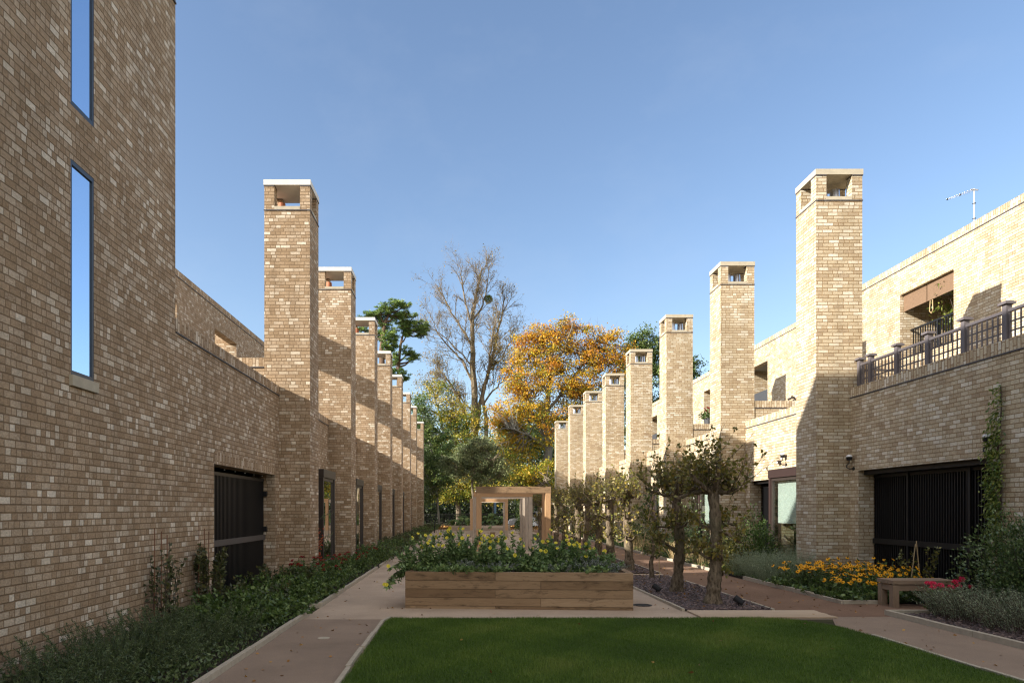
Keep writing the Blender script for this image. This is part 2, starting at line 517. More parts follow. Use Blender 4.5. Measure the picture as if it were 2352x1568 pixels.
M['bark_pear'] = bark('pear_bark', (.03, .022, .014), (.30, .23, .155), 24, 1.0)
M['bark'] = bark('tree_bark', (.09, .07, .05), (.25, .20, .145), 4)
M['bark_bare'] = bark('bare_tree_bark', (.105, .08, .055), (.28, .22, .15), 4)
M['bark_grey'] = bark('beech_bark', (.12, .11, .09), (.27, .25, .21), 3)
M['bark_pine'] = bark('pine_bark', (.08, .05, .035), (.20, .135, .095), 5)
M['soil'] = ground_mat('soil', (.018, .014, .010), (.05, .038, .028), 30, 0.03)
M['ground'] = ground_mat('earth', (.03, .03, .014), (.07, .065, .03), 3, 0.05)
M['turf'] = ground_mat('turf_base', (.03, .055, .008), (.05, .085, .015), 40, 0.02)
M['buff'] = ground_mat('buff_gravel', (.33, .245, .175), (.52, .41, .31), 220, 0.004)
M['pink'] = ground_mat('pink_gravel', (.205, .148, .106), (.32, .243, .182), 220, 0.004)
M['redpath'] = ground_mat('red_gravel', (.15, .088, .058), (.25, .16, .108), 200, 0.004)
M['road'] = ground_mat('leafy_road', (.12, .08, .05), (.26, .16, .09), 8, 0.02)
# ------------------------------------------------------------------ buildings
def wall(mb, n, xw, th, y0, y1, z0, z1, holes=()):
    ys = sorted({y0, y1} | {h[0] for h in holes} | {h[1] for h in holes})
    zs = sorted({z0, z1} | {h[2] for h in holes} | {h[3] for h in holes})
    ys = [y for y in ys if y0 <= y <= y1]
    zs = [z for z in zs if z0 <= z <= z1]
    xb = xw - n * th
    ny, nz = len(ys) - 1, len(zs) - 1

    def solid(i, j):
        if i < 0 or j < 0 or i >= ny or j >= nz: return False
        yc, zc = (ys[i] + ys[i + 1]) / 2, (zs[j] + zs[j + 1]) / 2
        return not any(h[0] < yc < h[1] and h[2] < zc < h[3] for h in holes)

    for i in range(ny):
        for j in range(nz):
            if not solid(i, j): continue
            a, b, c, d = ys[i], ys[i + 1], zs[j], zs[j + 1]
            mb.poly([(xw, a, c), (xw, b, c), (xw, b, d), (xw, a, d)])
            mb.poly([(xb, a, c), (xb, a, d), (xb, b, d), (xb, b, c)])
            if not solid(i - 1, j): mb.poly([(xw, a, c), (xw, a, d), (xb, a, d), (xb, a, c)])
            if not solid(i + 1, j): mb.poly([(xw, b, c), (xb, b, c), (xb, b, d), (xw, b, d)])
            if not solid(i, j - 1): mb.poly([(xw, a, c), (xb, a, c), (xb, b, c), (xw, b, c)])
            if not solid(i, j + 1): mb.poly([(xw, a, d), (xw, b, d), (xb, b, d), (xb, a, d)])


def coping(parent, n, xw, th, y0, y1, zt, dark, name='coping', axis='y', x01=None):
    """brick on edge with a damp course under it"""
    hb = 0.2
    m = MB(us=1.0, uoff=0.0)
    d = MB()
    if axis == 'y':
        m.box(xw + n * 0.004, xw - n * (th + 0.004), y0, y1, zt - hb, zt, swap=True)
        d.box(xw + n * 0.018, xw - n * (th + 0.012), y0 + 0.001, y1 - 0.001, zt - hb - 0.025, zt - hb - 0.001)
    else:
        m.box(x01[0], x01[1], y0 - 0.004, y1 + 0.004, zt - hb, zt, swap=True)
        d.box(x01[0] + 0.001, x01[1] - 0.001, y0 - 0.018, y1 + 0.018, zt - hb - 0.025, zt - hb - 0.001)
    o = m.build(name, M['soldier_dark' if dark else 'soldier_pale'], parent)
    d.build('damp_course', M['lead'], o)
    return o


def bar_gate(parent, n, xg, ya, yb, ztop, zrail, rail_mat, post=None, pitch=0.07):
    g = MB()
    y = ya + 0.04
    while y < yb - 0.02:
        g.box(xg, xg - n * 0.045, y, y + 0.022, 0.06, ztop - 0.06)
        y += pitch
    g.box(xg + n * 0.004, xg - n * 0.05, ya, yb, ztop - 0.06, ztop)
    g.box(xg + n * 0.004, xg - n * 0.05, ya, yb, 0.02, 0.08)
    o = g.build('gate', M['black_metal'], parent)
    r = MB()
    r.box(xg + n * 0.035, xg + n * 0.005, ya, yb, zrail - 0.055, zrail + 0.055)
    r.build('rail', rail_mat, o)
    if post:
        for yp in post:
            p = MB()
            p.box(xg + n * 0.03, xg - n * 0.05, yp - 0.03, yp + 0.03, 0.02, ztop + 0.1)
            p.build('post', M['black_metal'], o)
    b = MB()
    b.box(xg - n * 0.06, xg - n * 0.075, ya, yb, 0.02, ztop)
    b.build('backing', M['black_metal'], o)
    return o


def bay_window(parent, n, wx, ya, yb, z0, z1, frame_mat, blind, zb=0.95, glass='pane', proj=.30):
    d = lambda k: wx - n * (k - (proj - .30) if k < -.05 else k)
    f = MB()
    f.box(d(-.30), d(-.004), ya, ya + .10, z0, z1 - .22)
    f.box(d(-.30), d(-.004), yb - .10, yb, z0, z1 - .22)
    f.box(d(-.315), d(-.004), ya - .01, yb + .01, z1 - .219, z1)
    f.box(d(-.30), d(-.004), ya + .101, yb - .101, z0, z0 + .08)
    o = f.build('window', frame_mat, parent)
    s = MB()
    for a, b, c, e in ((ya + .102, ya + .15, z0 + .082, z1 - .221), (yb - .15, yb - .102, z0 + .082, z1 - .221)):
        s.box(d(-.27), d(-.2), a, b, c, e)
    s.box(d(-.27), d(-.2), ya + .151, yb - .151, z1 - .30, z1 - .222)
    s.box(d(-.27), d(-.2), ya + .151, yb - .151, z0 + .082, z0 + .14)
    s.build('sash', M['bronze'], o)
    p = MB()
    p.box(d(-.245), d(-.235), ya + .145, yb - .145, z0 + .135, z1 - .29)
    p.build('pane', M[glass], o)
    if blind:
        b = MB()
        b.box(d(-.12), d(-.115), ya + .16, yb - .16, zb, z1 - .32)
        b.build('blind', M['blind'], o)
    return o


def chimney(parent, n, wx, d0, d1, F, zt, dark, sharp=0.0):
    xa, xb = wx - n * d0, wx - n * d1
    x0, x1 = min(xa, xb), max(xa, xb)
    D = 0.9
    br = M['brick_dark' if dark else 'brick_pale']
    m = MB(us=1.0)
    m.uoff = -x0 + 0.225 * round(F * 1.7)
    zs = zt - 0.12 - 0.025 - 0.55
    m.box(x0, x1, F, F + D, 0, zs)
    q = 0.225
    for xx in (x0, x1 - q):
        for yy in (F, F + D - q):
            m.box(xx, xx + q, yy, yy + q, zs + 0.025, zt - 0.146)
    o = m.build('chimney', br, parent)
    s = MB()
    e = 0.001
    s.box(x0 + q + e, x1 - q - e, F - .004, F + .14, zs + .026, zs + .10)
    s.box(x0 + q + e, x1 - q - e, F + D - .14, F + D + .004, zs + .026, zs + .10)
    s.box(x0 - .004, x0 + .14, F + q + e, F + D - q - e, zs + .026, zs + .10)
    s.box(x1 - .14, x1 + .004, F + q + e, F + D - q - e, zs + .026, zs + .10)
    s.build('flue_sill', M['cap_old'], o)
    k = MB()
    k.box(x0 - .012, x1 + .012, F - .012, F + D + .012, zs + .001, zs + .024)
    k.build('damp_course', M['lead'], o)
    c = MB()
    c.box(x0 - .015, x1 + .015, F - .015, F + D + .015, zt - .12, zt)
    for xx in (x0 - .012, x1 - q):
        for yy in (F - .012, F + D - q):
            c.box(xx, xx + q + .012, yy, yy + q + .012, zt - .145, zt - .119, 1)
    c.build('cap', [M['cap_new' if dark else 'cap_old'], M['lead']], o)
    for i, (fx, fy) in enumerate(((.36, .5), (.68, .58))):
        if dark and i == 1: continue
        cx, cy = x0 + (x1 - x0) * fx, F + D * fy
        t = MB()
        if dark:
            t.tube([(cx - .12, cy + .1, zs + .02), (cx - .12, cy + .1, zs + .40)], [.1, .08], 14)
        else:
            t.tube([(cx, cy, zs + .02), (cx, cy, zs + .25), (cx, cy, zs + .47)], [.13, .115, .10], 16)
        t.build('flue_pot', M['terracotta' if dark else 'steel'], o, smooth=False)
    return o


def house(n, wx, k, F, y0, up_d, zp, zcross, zt, dark, label, shift=0.0, upper=True, first=False, extra=None):
    nm = 'terraced_house'
    h = thing(nm, label, 'house', (wx, F, 0), group='left shaded terrace of brick houses' if dark else 'right sunlit terrace of brick houses')
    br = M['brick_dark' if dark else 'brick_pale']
    d = lambda q: wx - n * q
    y1 = F + 0.9
    us = 1.5 if dark else 1.28
    zo = 2.37 if dark else 2.44
    if first:
        holes = [(F - 3.98, F - .30, 0.0, zo)]
    elif dark:
        holes = [(F - 4.0, F - 3.0, 0.0, zo), (F - 2.79, F - 1.36, .1, zo)]
    else:
        holes = [(F - 3.88, F - 2.32, .1, zo), (F - 2.15, F - .31, 0.0, zo)]
    hole_lint = list(holes)
    if dark:
        hole_lint = [(a, b, c, e + .21) for a, b, c, e in holes]
    m = MB(us=us, uoff=0.03)
    wall(m, n, wx, .33, y0, F - .001, 0, zp - .226, hole_lint)
    # short return behind the chimney
    m.box(d(.34), d(.6), F + .02, y1, 0, zp - .3)
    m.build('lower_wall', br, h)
    if dark:
        for a, b, c, e in holes:
            s = MB()
            s.box(d(-.003), d(.329), a + .001, b - .001, e, e + .209, swap=True)
            s.build('lintel', M['soldier_dark'], h)
    else:
        for a, b, c, e in holes:
            s = MB()
            s.box(d(.12), d(.32), a + .001, b - .001, e - .09, e - .002)
            s.build('lintel', M['black_metal'], h)
    coping(h, n, wx, .33, y0, F - .001, zp, dark, 'parapet_coping')
    # inside of the carport
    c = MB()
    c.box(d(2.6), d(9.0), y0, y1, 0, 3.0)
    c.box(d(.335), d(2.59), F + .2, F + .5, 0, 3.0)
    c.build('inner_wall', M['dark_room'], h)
    r = MB()
    r.box(d(.331), d(9.2), y0, y1 + .0, 3.02, 3.15)
    r.build('terrace_floor', M['plaster'], h)
    xg = d(.25 if dark else .33)
    if first:
        g = bar_gate(h, n, xg, F - 3.96, F - .32, 2.28 if dark else 2.34, 1.0 if dark else .94, M['rail_metal' if dark else 'black_metal'],
                     post=([F - 3.85] if dark else [F - 1.45, F - 3.1]))
        if dark:
            for z in (1.95, 1.18):
                b = MB()
                b.box(d(.246), d(.17), F - .302, F - .40, z - .055, z + .055)
                b.box(d(.168), d(.16), F - .345, F - .355, z - .006, z + .006)
                b.build('hinge', M['black_metal'], g)
            hd = MB()
            hd.tube([(d(.2), F - 3.86, .97), (d(.14), F - 3.86, .97), (d(.14), F - 3.72, .97)], .012, 8)
            hd.build('handle', M['steel'], g)
            for i in range(6):  # row of small white dots along the gate top
                l = MB()
                yy = F - 3.5 + i * .58
                l.tube([(d(.2), yy, 2.34), (d(.2), yy, 2.32)], .014, 8)
                l.build('white_dot', M['white_paint'], g)
    elif dark:
        bar_gate(h, n, xg, F - 3.98, F - 3.02, 2.3, 1.0, M['rail_metal'])
        bay_window(h, n, wx, F - 2.9, F - 1.25, .08, 2.68, M['bronze'], False, glass='pane_left', proj=.45)
    else:
        bar_gate(h, n, xg, F - 2.13, F - .33, 2.3, .94, M['black_metal'])
        bay_window(h, n, wx, F - 3.97, F - 2.22, .06, 2.66, M['corten'], True, 1.25 if k == 2 else .95 + (k * 37 % 5) * .18)
    # chimney
    if dark: chimney(h, n, wx, -.70 - shift, .33 - shift, F, zt, dark)
    else: chimney(h, n, wx, -.75 - shift, .26 - shift, F, zt, dark)
    # wall across the terrace
    cd = .34 if dark else .27
    x01 = sorted((d(cd), d(up_d - .002)))
    w = MB(us=1, uoff=-x01[0])
    w.box(x01[0], x01[1], F + .02, F + .32, 3.151, zcross - .226)
    w.build('terrace_divider', br, h)
    coping(h, n, 0, 0, F + .02, F + .32, zcross, dark, 'divider_coping', 'x', x01)
    if upper:
        ZT = 8.96
        a, b = (F - 2.33, F - .052) if dark else (F - 2.34, F - .10)
        z0h = 6.05
        u = MB(us=us * (1.0 if dark else .95))
        wall(u, n, d(up_d), .3, y0 if k > 1 or not dark else y0, y1, 3.151, ZT - .226, [(a, b, z0h, 8.0)])
        u.build('upper_wall', br, h)
        coping(h, n, d(up_d), .3, y0, y1, ZT, dark, 'roof_coping')
        if dark:
            pw = MB(us=1)
            pw.box(d(up_d + .301), d(up_d + 4.5), F - .05, F + .25, 3.151, 8.75)
            pw.build('party_wall', br, h)
        else:
            lg = MB(us=us)
            lg.box(d(up_d + .301), d(up_d + 2.0), b, b + .2, z0h - .1, 8.2)
            lg.box(d(up_d + .301), d(up_d + 2.0), a - .2, a, z0h - .1, 8.2)
            lg.box(d(up_d + 2.001), d(up_d + 2.2), a - .2, b + .2, z0h - .1, 8.2)
            lg.build('balcony_wall', br, h)
            fl = MB()
            fl.box(d(up_d + .301), d(up_d + 2.0), a + .001, b - .001, z0h - .2, z0h)
            fl.box(d(up_d + .301), d(up_d + 2.0), a + .001, b - .001, 8.0, 8.19)
            fl.box(d(up_d + .301), d(up_d + 6), y0, y1, 8.5, 8.6)
            fl.build('balcony_slab', M['plaster'], h)
            if k == 2:
                rl = MB()
                xr = d(up_d + .33)
                yy = a + .02
                while yy < b - .02:
                    rl.box(xr - .012, xr + .012, yy, yy + .022, z0h + .05, 6.93)
                    yy += .105
                rl.box(xr - .025, xr + .025, a + .002, b - .002, 6.931, 6.98)
                rl.box(xr - .03, xr + .03, F - 1.3, F - 1.24, z0h + .002, 6.93)
                rl.build('railing', M['black_metal'], h)
                for ya, yb in ((a + .02, F - 1.16), (F - 1.12, b - .02)):
                    bl = MB()
                    bl.box(d(up_d + .10), d(up_d + .13), ya, yb, 7.5, 7.97)
                    bo = bl.build('bamboo_blind', M['bamboo'], h)
                cd2 = MB()
                cd2.tube([(d(up_d + .12), F - 1.25, 7.5), (d(up_d + .12), F - 1.22, 7.2), (d(up_d + .12), F - 1.3, 7.12), (d(up_d + .12), F - 1.36, 7.2), (d(up_d + .12), F - 1.34, 7.5)], .012, 5)
                cd2.build('blind_cord', M['cane'], h)
            else:
                pn = MB()
                xr = d(up_d + .2)
                yy = a + .01
                while yy < b - .03:
                    pn.box(xr - .02, xr + .02, yy, yy + .07, z0h + .002, 6.85)
                    yy += .085
                pn.box(xr + .03 if n < 0 else xr - .03, xr + .035, a + .003, b - .003, z0h + .003, 6.84)
                pn.build('louvre_panel', M['grey_panel'], h)
    return h


LX, RX = -4.20, 8.43
LF = [15.41, 20.96, 26.43, 32.02, 37.63, 43.3, 49.0, 54.6]
RF = [14.93, 20.50, 26.04, 31.67, 37.27, 42.84, 48.53, 54.1]
for i, F in enumerate(LF):
    y0 = 9.902 if i == 0 else LF[i - 1] + .9
    lab = f'{ORD[i]} house of the shaded left terrace counting from the camera, tall brick chimney'
    if i == 0: lab = 'nearest house of the shaded left terrace with a wide black slatted gate'
    if i == 7: lab = 'farthest house of the shaded left terrace with a slightly lower chimney'
    house(1, LX, i + 1, F, y0, 4.63, 4.385, 5.03, 9.04 - (.4 if i == 7 else 0), True, lab, shift=(.17 if i == 7 else 0), upper=i > 0, first=i == 0)
for i, F in enumerate(RF):
    y0 = 5.2 if i == 0 else RF[i - 1] + .9
    lab = f'{ORD[i]} house of the sunlit right terrace counting from the camera, pale brick chimney'
    if i == 0: lab = 'nearest house of the sunlit right terrace with black carport bars and trellis above'
    if i == 1: lab = 'second house of the sunlit right terrace, with bamboo blinds in its upper opening'
    if i == 7: lab = 'farthest house of the sunlit right terrace with a slightly lower chimney'
    sh = (0, 0, 0, 0, 0, .10, .2, .45)[i]
    house(-1, RX, i + 1, F, y0, 4.57, 4.25, 4.87, 9.04 - (.4 if i == 7 else 0), False, lab, shift=sh, first=i == 0)

# tall block on the left
blk = thing('apartment_block', 'tall brown brick block with narrow blue framed windows at the left edge', 'building', (LX, 0, 0))
m = MB(us=1.45)
wins = [(7.27, 7.73, 3.04, 5.34), (7.27, 7.73, 5.92, 8.36)]
wall(m, 1, LX, .33, -14, 9.9, 0, 8.92, wins)
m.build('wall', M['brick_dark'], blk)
m = MB(us=1.0)
m.box(LX - .331, -15, 9.57, 9.9, 0, 8.92)
m.box(-15, -14.7, -14, 9.569, 0, 8.92)
m.build('end_wall', M['brick_dark'], blk)
m = MB()
m.box(LX - .332, -14.69, -14, 9.568, 8.6, 8.9)
m.build('roof', M['plaster'], blk)
coping(blk, 1, LX, .33, -14, 9.9, 9.14, True, 'roof_coping')
m = MB(us=1.45)
m.box(-4.62, -14, -14, 9.82, 8.905, 10.74)
m.build('top_storey', M['brick_dark'], blk)
for i, (a, b, c, e) in enumerate(wins):
    f = MB()
    w = .03
    x0, x1 = LX - .06, LX - .003
    f.box(x0, x1, a + .001, a + w, c + .001, e - .001)
    f.box(x0, x1, b - w, b - .001, c + .001, e - .001)
    f.box(x0, x1, a + w + .001, b - w - .001, e - w - .02, e - .001)
    f.box(x0, x1, a + w + .001, b - w - .001, c + .001, c + w + .02)
    o = f.build('window', M['blue_frame'], blk)
    p = MB()
    p.box(LX - .028, LX - .02, a + w - .005, b - w + .005, c + w, e - w)
    p.build('pane', M['pane_coated'], o)
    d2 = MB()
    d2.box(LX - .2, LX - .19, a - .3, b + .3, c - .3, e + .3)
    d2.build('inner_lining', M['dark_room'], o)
    if i == 0:
        s = MB()
        s.box(LX - .05, LX + .04, a - .03, b + .03, c - .12, c - .004)
        s.build('sill', M['cap_old'], o)

# trellis on the right parapet
tr = thing('trellis_fence', 'grey painted trellis with square lattice and capped posts on the right parapet', 'trellis', (8.6, 14, 4.25))
posts = [14.86, 14.47, 13.58, 12.67, 11.75, 10.84, 9.93, 9.02]
for yp in posts:
    p = MB()
    p.box(8.56, 8.65, yp - .045, yp + .045, 4.251, 4.85)
    o = p.build('post', M['grey_paint'], tr)
    c = MB()
    c.box(8.52, 8.69, yp - .085, yp + .085, 4.851, 4.885)
    c.box(8.54, 8.67, yp - .065, yp + .065, 4.886, 4.9)
    c.build('post_cap', M['grey_paint'], o)
for ya, yb in zip(posts[1:], posts[:-1]):
    a, b = ya + .047, yb - .047
    p = MB()
    p.box(8.58, 8.63, a, b, 4.72, 4.765)
    nv = max(2, round((b - a) / .118))
    for j in range(nv + 1):
        y = a + .012 + (b - a - .024) * j / nv
        p.box(8.592, 8.606, y - .012, y + .012, 4.255, 4.719)
    for z in (4.27, 4.42, 4.57):
        p.box(8.607, 8.622, a, b, z - .012, z + .012)
    p.build('lattice_panel', M['grey_paint'], tr)

# television aerial
ae = thing('television_aerial', 'white television aerial on a pole above the right roof line', 'aerial', (13.5, 18.1, 8.7))
m = MB()
m.tube([(13.5, 18.1, 8.6), (13.5, 18.1, 10.1)], .016, 10)
m.build('mast', M['white_paint'], ae)
m = MB()
dv = np.array((-.62, .78, -.05)); dv /= np.linalg.norm(dv)
p0 = np.array((13.5, 18.06, 10.05))
for off in (0.0, .035):
    m.tube([p0 + (0, 0, off), p0 + dv * .64 + (0, 0, off * .4)], .005, 6)
sdv = np.cross(dv, (0, 0, 1)); sdv /= np.linalg.norm(sdv)
for q in range(10):
    c = p0 + dv * (.08 + q * .06)
    L = .13 - q * .008
    m.tube([c - sdv * L, c + sdv * L], .0022, 5)
m.tube([p0 + (0.03, -.06, -.03), p0 + (-.06, .08, .05)], .02, 6)
m.build('boom', M['steel'], ae)
m = MB()
for q in (.34, .63):
    c = p0 + dv * q
    m.obox(c + np.array((0, 0, .01)), (.014, 0, 0), (0, .014, 0), (0, 0, .022))
m.box(13.47, 13.53, 18.07, 18.13, 9.7, 9.72)
m.box(13.47, 13.53, 18.07, 18.13, 9.3, 9.32)
m.build('clamp', M['rubber'], ae)

# swan neck wall lamps
for (px, py, Y, lab) in ((2283, 1021, 10.89, 'swan neck wall lamp half hidden by the climber at the right carport opening'),
                         (1961, 1062, 14.80, 'swan neck wall lamp between the nearest right chimney and the carport opening'),
                         (1788, 1055, 17.9, 'swan neck wall lamp above the nearest rust framed window on the right')):
    Z = CAMZ + (HY - py) * Y / F_PX
    l = thing('wall_lamp', lab, 'lamp', (RX, Y, Z), group='swan neck lamps on the right terrace')
    m = MB()
    m.tube([(RX + .02, Y, Z - .13), (RX - .10, Y, Z - .135), (RX - .16, Y, Z - .10), (RX - .15, Y, Z - .05), (RX - .10, Y, Z - .01), (RX - .10, Y, Z + .05)], .012, 8)
    m.tube([(RX + .01, Y, Z - .13), (RX - .015, Y, Z - .13)], .04, 12)
    m.build('arm', M['black_metal'], l)
    m = MB()
    m.tube([(RX - .10, Y, Z + .05), (RX - .10, Y, Z + .12)], [.05, .065], 14)
    m.build('lamp_holder', M['black_metal'], l)
    m = MB()
    m.tube([(RX - .10, Y, Z + .121), (RX - .10, Y, Z + .15), (RX - .10, Y, Z + .17)], [.066, .06, .03], 14)
    m.build('lamp_glass', M['white_paint'], l, smooth=True)
# small sensor box beside the window lamp
sb = thing('sensor_box', 'small brown sensor box on brick beside the lamp over the right window', 'sensor', (RX, 18.25, 2.87))
m = MB(); m.box(RX - .08, RX - .002, 18.2, 18.3, 2.82, 2.92); m.build('case', M['bronze'], sb)
m = MB(); m.tube([(RX - .081, 18.25, 2.86), (RX - .1, 18.25, 2.85)], [.035, .03], 12); m.build('lens', M['white_paint'], sb)
# spot lamp on upper wall
Z = CAMZ + (HY - 898) * 25.3 / F_PX
sp = thing('spot_lamp', 'small dark double spot lamp on upper right wall beside the nearest chimney', 'lamp', (13, 26.0, Z))
m = MB(); m.tube([(13.0, 26.9, Z + .02), (12.88, 26.9, Z + .02)], .04, 10); m.build('bracket', M['bronze'], sp)
for s in (-1, 1):
    m = MB(); m.tube([(12.88, 26.9, Z + .02), (12.82, 26.9 + s * .16, Z - .02 * s)], [.03, .05], 10); m.build('lamp_head', M['bronze'], sp)
# ------------------------------------------------------------------ plant tools
def unit(a): return a / (np.linalg.norm(a, axis=-1, keepdims=True) + 1e-9)


def rnd_unit(rng, N): return unit(rng.normal(size=(N, 3)))


def leaf_geo(rng, C, out, L, W, spread=0.8, fold=0.0):
    N = len(C)
    A = unit(out + spread * rnd_unit(rng, N))
    S = unit(np.cross(A, rnd_unit(rng, N)))
    L = (np.asarray(L) * rng.uniform(.7, 1.25, N))[:, None]
    W = (np.asarray(W) * rng.uniform(.7, 1.25, N))[:, None]
    Nn = np.cross(A, S)
    V = np.stack([C, C + A * L * .42 + S * W * .5 + Nn * L * .08, C + A * L - Nn * L * .06, C + A * L * .42 - S * W * .5 + Nn * L * .08], 1)
    return V.reshape(-1, 3)


def quads(N): return np.arange(N * 4, dtype=np.int32).reshape(-1, 4)


def leaf_mesh(name, rng, C, out, L, W, mat, parent, spread=.8, rnd=None):
    V = leaf_geo(rng, C, out, L, W, spread)
    N = len(C)
    r = rng.uniform(0, 1, N) if rnd is None else np.clip(rnd, 0, 1)
    return npmesh(name, V, quads(N), np.repeat(r, 4), mat, parent)


def dome(rng, N, c, rx, ry, h, lump=.22, power=.45, zmin=0.0):
    d = rnd_unit(rng, N)
    d[:, 2] = np.abs(d[:, 2])
    ph = rng.uniform(0, 6.28, (4, 3)); fr = rng.uniform(2, 5, (4, 3))
    lm = 1 + lump * sum(np.sin((d * fr[k] + ph[k]).sum(1)) for k in range(4)) / 1.6
    r = rng.uniform(0, 1, N) ** power * lm
    p = d * r[:, None] * np.array((rx, ry, h)) + np.array(c)
    p[:, 2] = np.maximum(p[:, 2], c[2] + zmin)
    return p, d


def bush(name, label, cat, loc, rx, ry, h, N, L, W, mat, seed, group=None, spread=.9, stems=9, lump=.22, stem_mat=None, bottom=.12):
    rng = np.random.default_rng(seed)
    t = thing(name, label, cat, loc, group=group)
    c = np.array(loc, float)
    p, d = dome(rng, N, c + (0, 0, h * bottom), rx, ry, h * (1 - bottom), lump)
    p[:, 2] -= rng.uniform(0, h * bottom, N)
    leaf_mesh('foliage', rng, p, d + (0, 0, .3), L, W, mat, t, spread)
    m = MB()
    for k in range(stems):
        e = p[rng.integers(N)]
        b = c + np.array((rng.normal() * rx * .15, rng.normal() * ry * .15, 0))
        mid = (b + e) / 2 + rng.normal(size=3) * .04
        m.tube([b, mid, e], [.008 + .006 * h, .006, .003], 5)
    m.build('stem', stem_mat or M['twig'], t)
    return t


def shoot_plant(name, label, cat, loc, rx, ry, h, nshoot, nleaf, L, W, mat, seed, group=None, start=.1, lean=.35, stem_r=.004, stem_mat=None,
                spread=.7, hvar=.3, droop=0.0, leafpow=1.0, base=.75):
    """plant made of separate shoots with leaves all along; returns thing and tips"""
    rng = np.random.default_rng(seed)
    t = thing(name, label, cat, loc, group=group)
    c = np.array(loc, float)
    m = MB()
    Cs, Os = [], []
    tips = []
    for k in range(nshoot):
        a = rng.uniform(0, 6.283); q = math.sqrt(rng.uniform(0, 1))
        b = c + np.array((math.cos(a) * rx * q * base, math.sin(a) * ry * q * base, 0))
        hh = h * rng.uniform(1 - hvar, 1) * (1 - .25 * q)
        outv = np.array((math.cos(a) * rx, math.sin(a) * ry, 0)) * q * lean
        e = b + outv + np.array((rng.normal() * .03, rng.normal() * .03, hh))
        mid = (b + e) / 2 + np.array((rng.normal() * .025, rng.normal() * .025, hh * .08)) - outv * .15
        e = e - np.array((0, 0, droop * q * h))
        m.tube([b, mid, e], [stem_r, stem_r * .8, stem_r * .5], 4, cap=False)
        s = rng.uniform(start, 1, nleaf) ** leafpow
        pts = np.where(s[:, None] < .5, b + (mid - b) * s[:, None] * 2, mid + (e - mid) * (s[:, None] - .5) * 2)
        d = rnd_unit(rng, nleaf); d[:, 2] = d[:, 2] * .5 + .45
        Cs.append(pts); Os.append(d)
        tips.append((e, unit(e - mid)))
    m.build('stem', stem_mat or M['stem'], t)
    leaf_mesh('foliage', rng, np.concatenate(Cs), np.concatenate(Os), L, W, mat, t, spread)
    return t, tips


def raw_mesh(name, mb, mats):
    me = bpy.data.meshes.new(name)
    me.from_pydata(mb.v, [], mb.f)
    at = me.attributes.new('rnd', 'FLOAT', 'POINT')
    at.data.foreach_set('value', np.array(mb.r, np.float32))
    for x in mats: me.materials.append(x)
    me.polygons.foreach_set('material_index', np.array(mb.mi, np.int32))
    me.update()
    return me


def flower_cup(n, r, h, cup, mats, rng):
    m = MB()
    for k in range(n):
        a = 6.283 * k / n
        w = 6.283 / n * .62
        q = rng.uniform()
        pt = lambda rr, aa, z: (rr * math.cos(aa), rr * math.sin(aa), z)
        m.poly([pt(r * .12, a, 0), pt(r * .7, a - w, cup * .6), pt(r, a - w * .45, cup), pt(r, a + w * .45, cup), pt(r * .7, a + w, cup * .6)], [(0, 0)] * 5, 0, q)
    m.tube([(0, 0, -h * .2), (0, 0, h)], [r * .16, r * .1], 6, 1)
    return m


def flower_daisy(n, r, mats, rng, droop=.25):
    m = MB()
    for k in range(n):
        a = 6.283 * k / n + rng.uniform(-.06, .06)
        ca, sa = math.cos(a), math.sin(a)
        w = r * .17
        z = -droop * r * rng.uniform(.4, 1.3)
        m.poly([(ca * r * .15 + sa * w * .5, sa * r * .15 - ca * w * .5, 0.002), (ca * r * .6 + sa * w, sa * r * .6 - ca * w, z * .3), (ca * r, sa * r, z),
                (ca * r * .6 - sa * w, sa * r * .6 + ca * w, z * .3), (ca * r * .15 - sa * w * .5, sa * r * .15 + ca * w * .5, 0.002)], [(0, 0)] * 5, 0, rng.uniform())
    m.tube([(0, 0, -.004), (0, 0, r * .2), (0, 0, r * .36)], [r * .22, r * .24, r * .1], 8, 1)
    return m


def pompom(n, r, rng, flat_=.8):
    m = MB()
    for k in range(n):
        d = rng.normal(size=3); d /= np.linalg.norm(d); d[2] = abs(d[2]) * flat_
        s = np.cross(d, rng.normal(size=3)); s /= np.linalg.norm(s)
        p = d * r
        m.poly([p * .2, p * .75 + s * r * .28, p * 1.1, p * .75 - s * r * .28], [(0, 0)] * 4, 0, rng.uniform())
    return m


_r = np.random.default_rng(5)
FM = {
    'primrose': raw_mesh('primrose_flower', flower_cup(4, .034, .02, .018, None, _r), [M['petal_yellow'], M['petal_yellow']]),
    'daisy': raw_mesh('coneflower', flower_daisy(12, .034, None, _r), [M['petal_gold'], M['cone']]),
    'bergamot': raw_mesh('bergamot_head', pompom(26, .032, _r), [M['petal_red']]),
    'geranium': raw_mesh('geranium_head', pompom(34, .045, _r), [M['petal_pink']]),
    'geranium_red': raw_mesh('red_geranium_head', pompom(30, .06, _r), [M['petal_red']]),
}


def put_flower(parent, kind, pos, nrm, s=1.0, name='flower'):
    o = bpy.data.objects.new(name, FM[kind])
    COL.objects.link(o)
    o.parent = parent
    o.location = np.array(pos) - ORG[parent.name]
    q = Vector(nrm).to_track_quat('Z', 'Y')
    o.rotation_mode = 'QUATERNION'
    o.rotation_quaternion = q
    o.scale = (s, s, s)
    return o


# ------------------------------------------------------------------ ground
def sheet(name, x0, x1, y0, y1, z, mat):
    m = MB()
    m.poly([(x0, y0, z), (x1, y0, z), (x1, y1, z), (x0, y1, z)])
    return tag(m.build(name, mat), kind='structure')


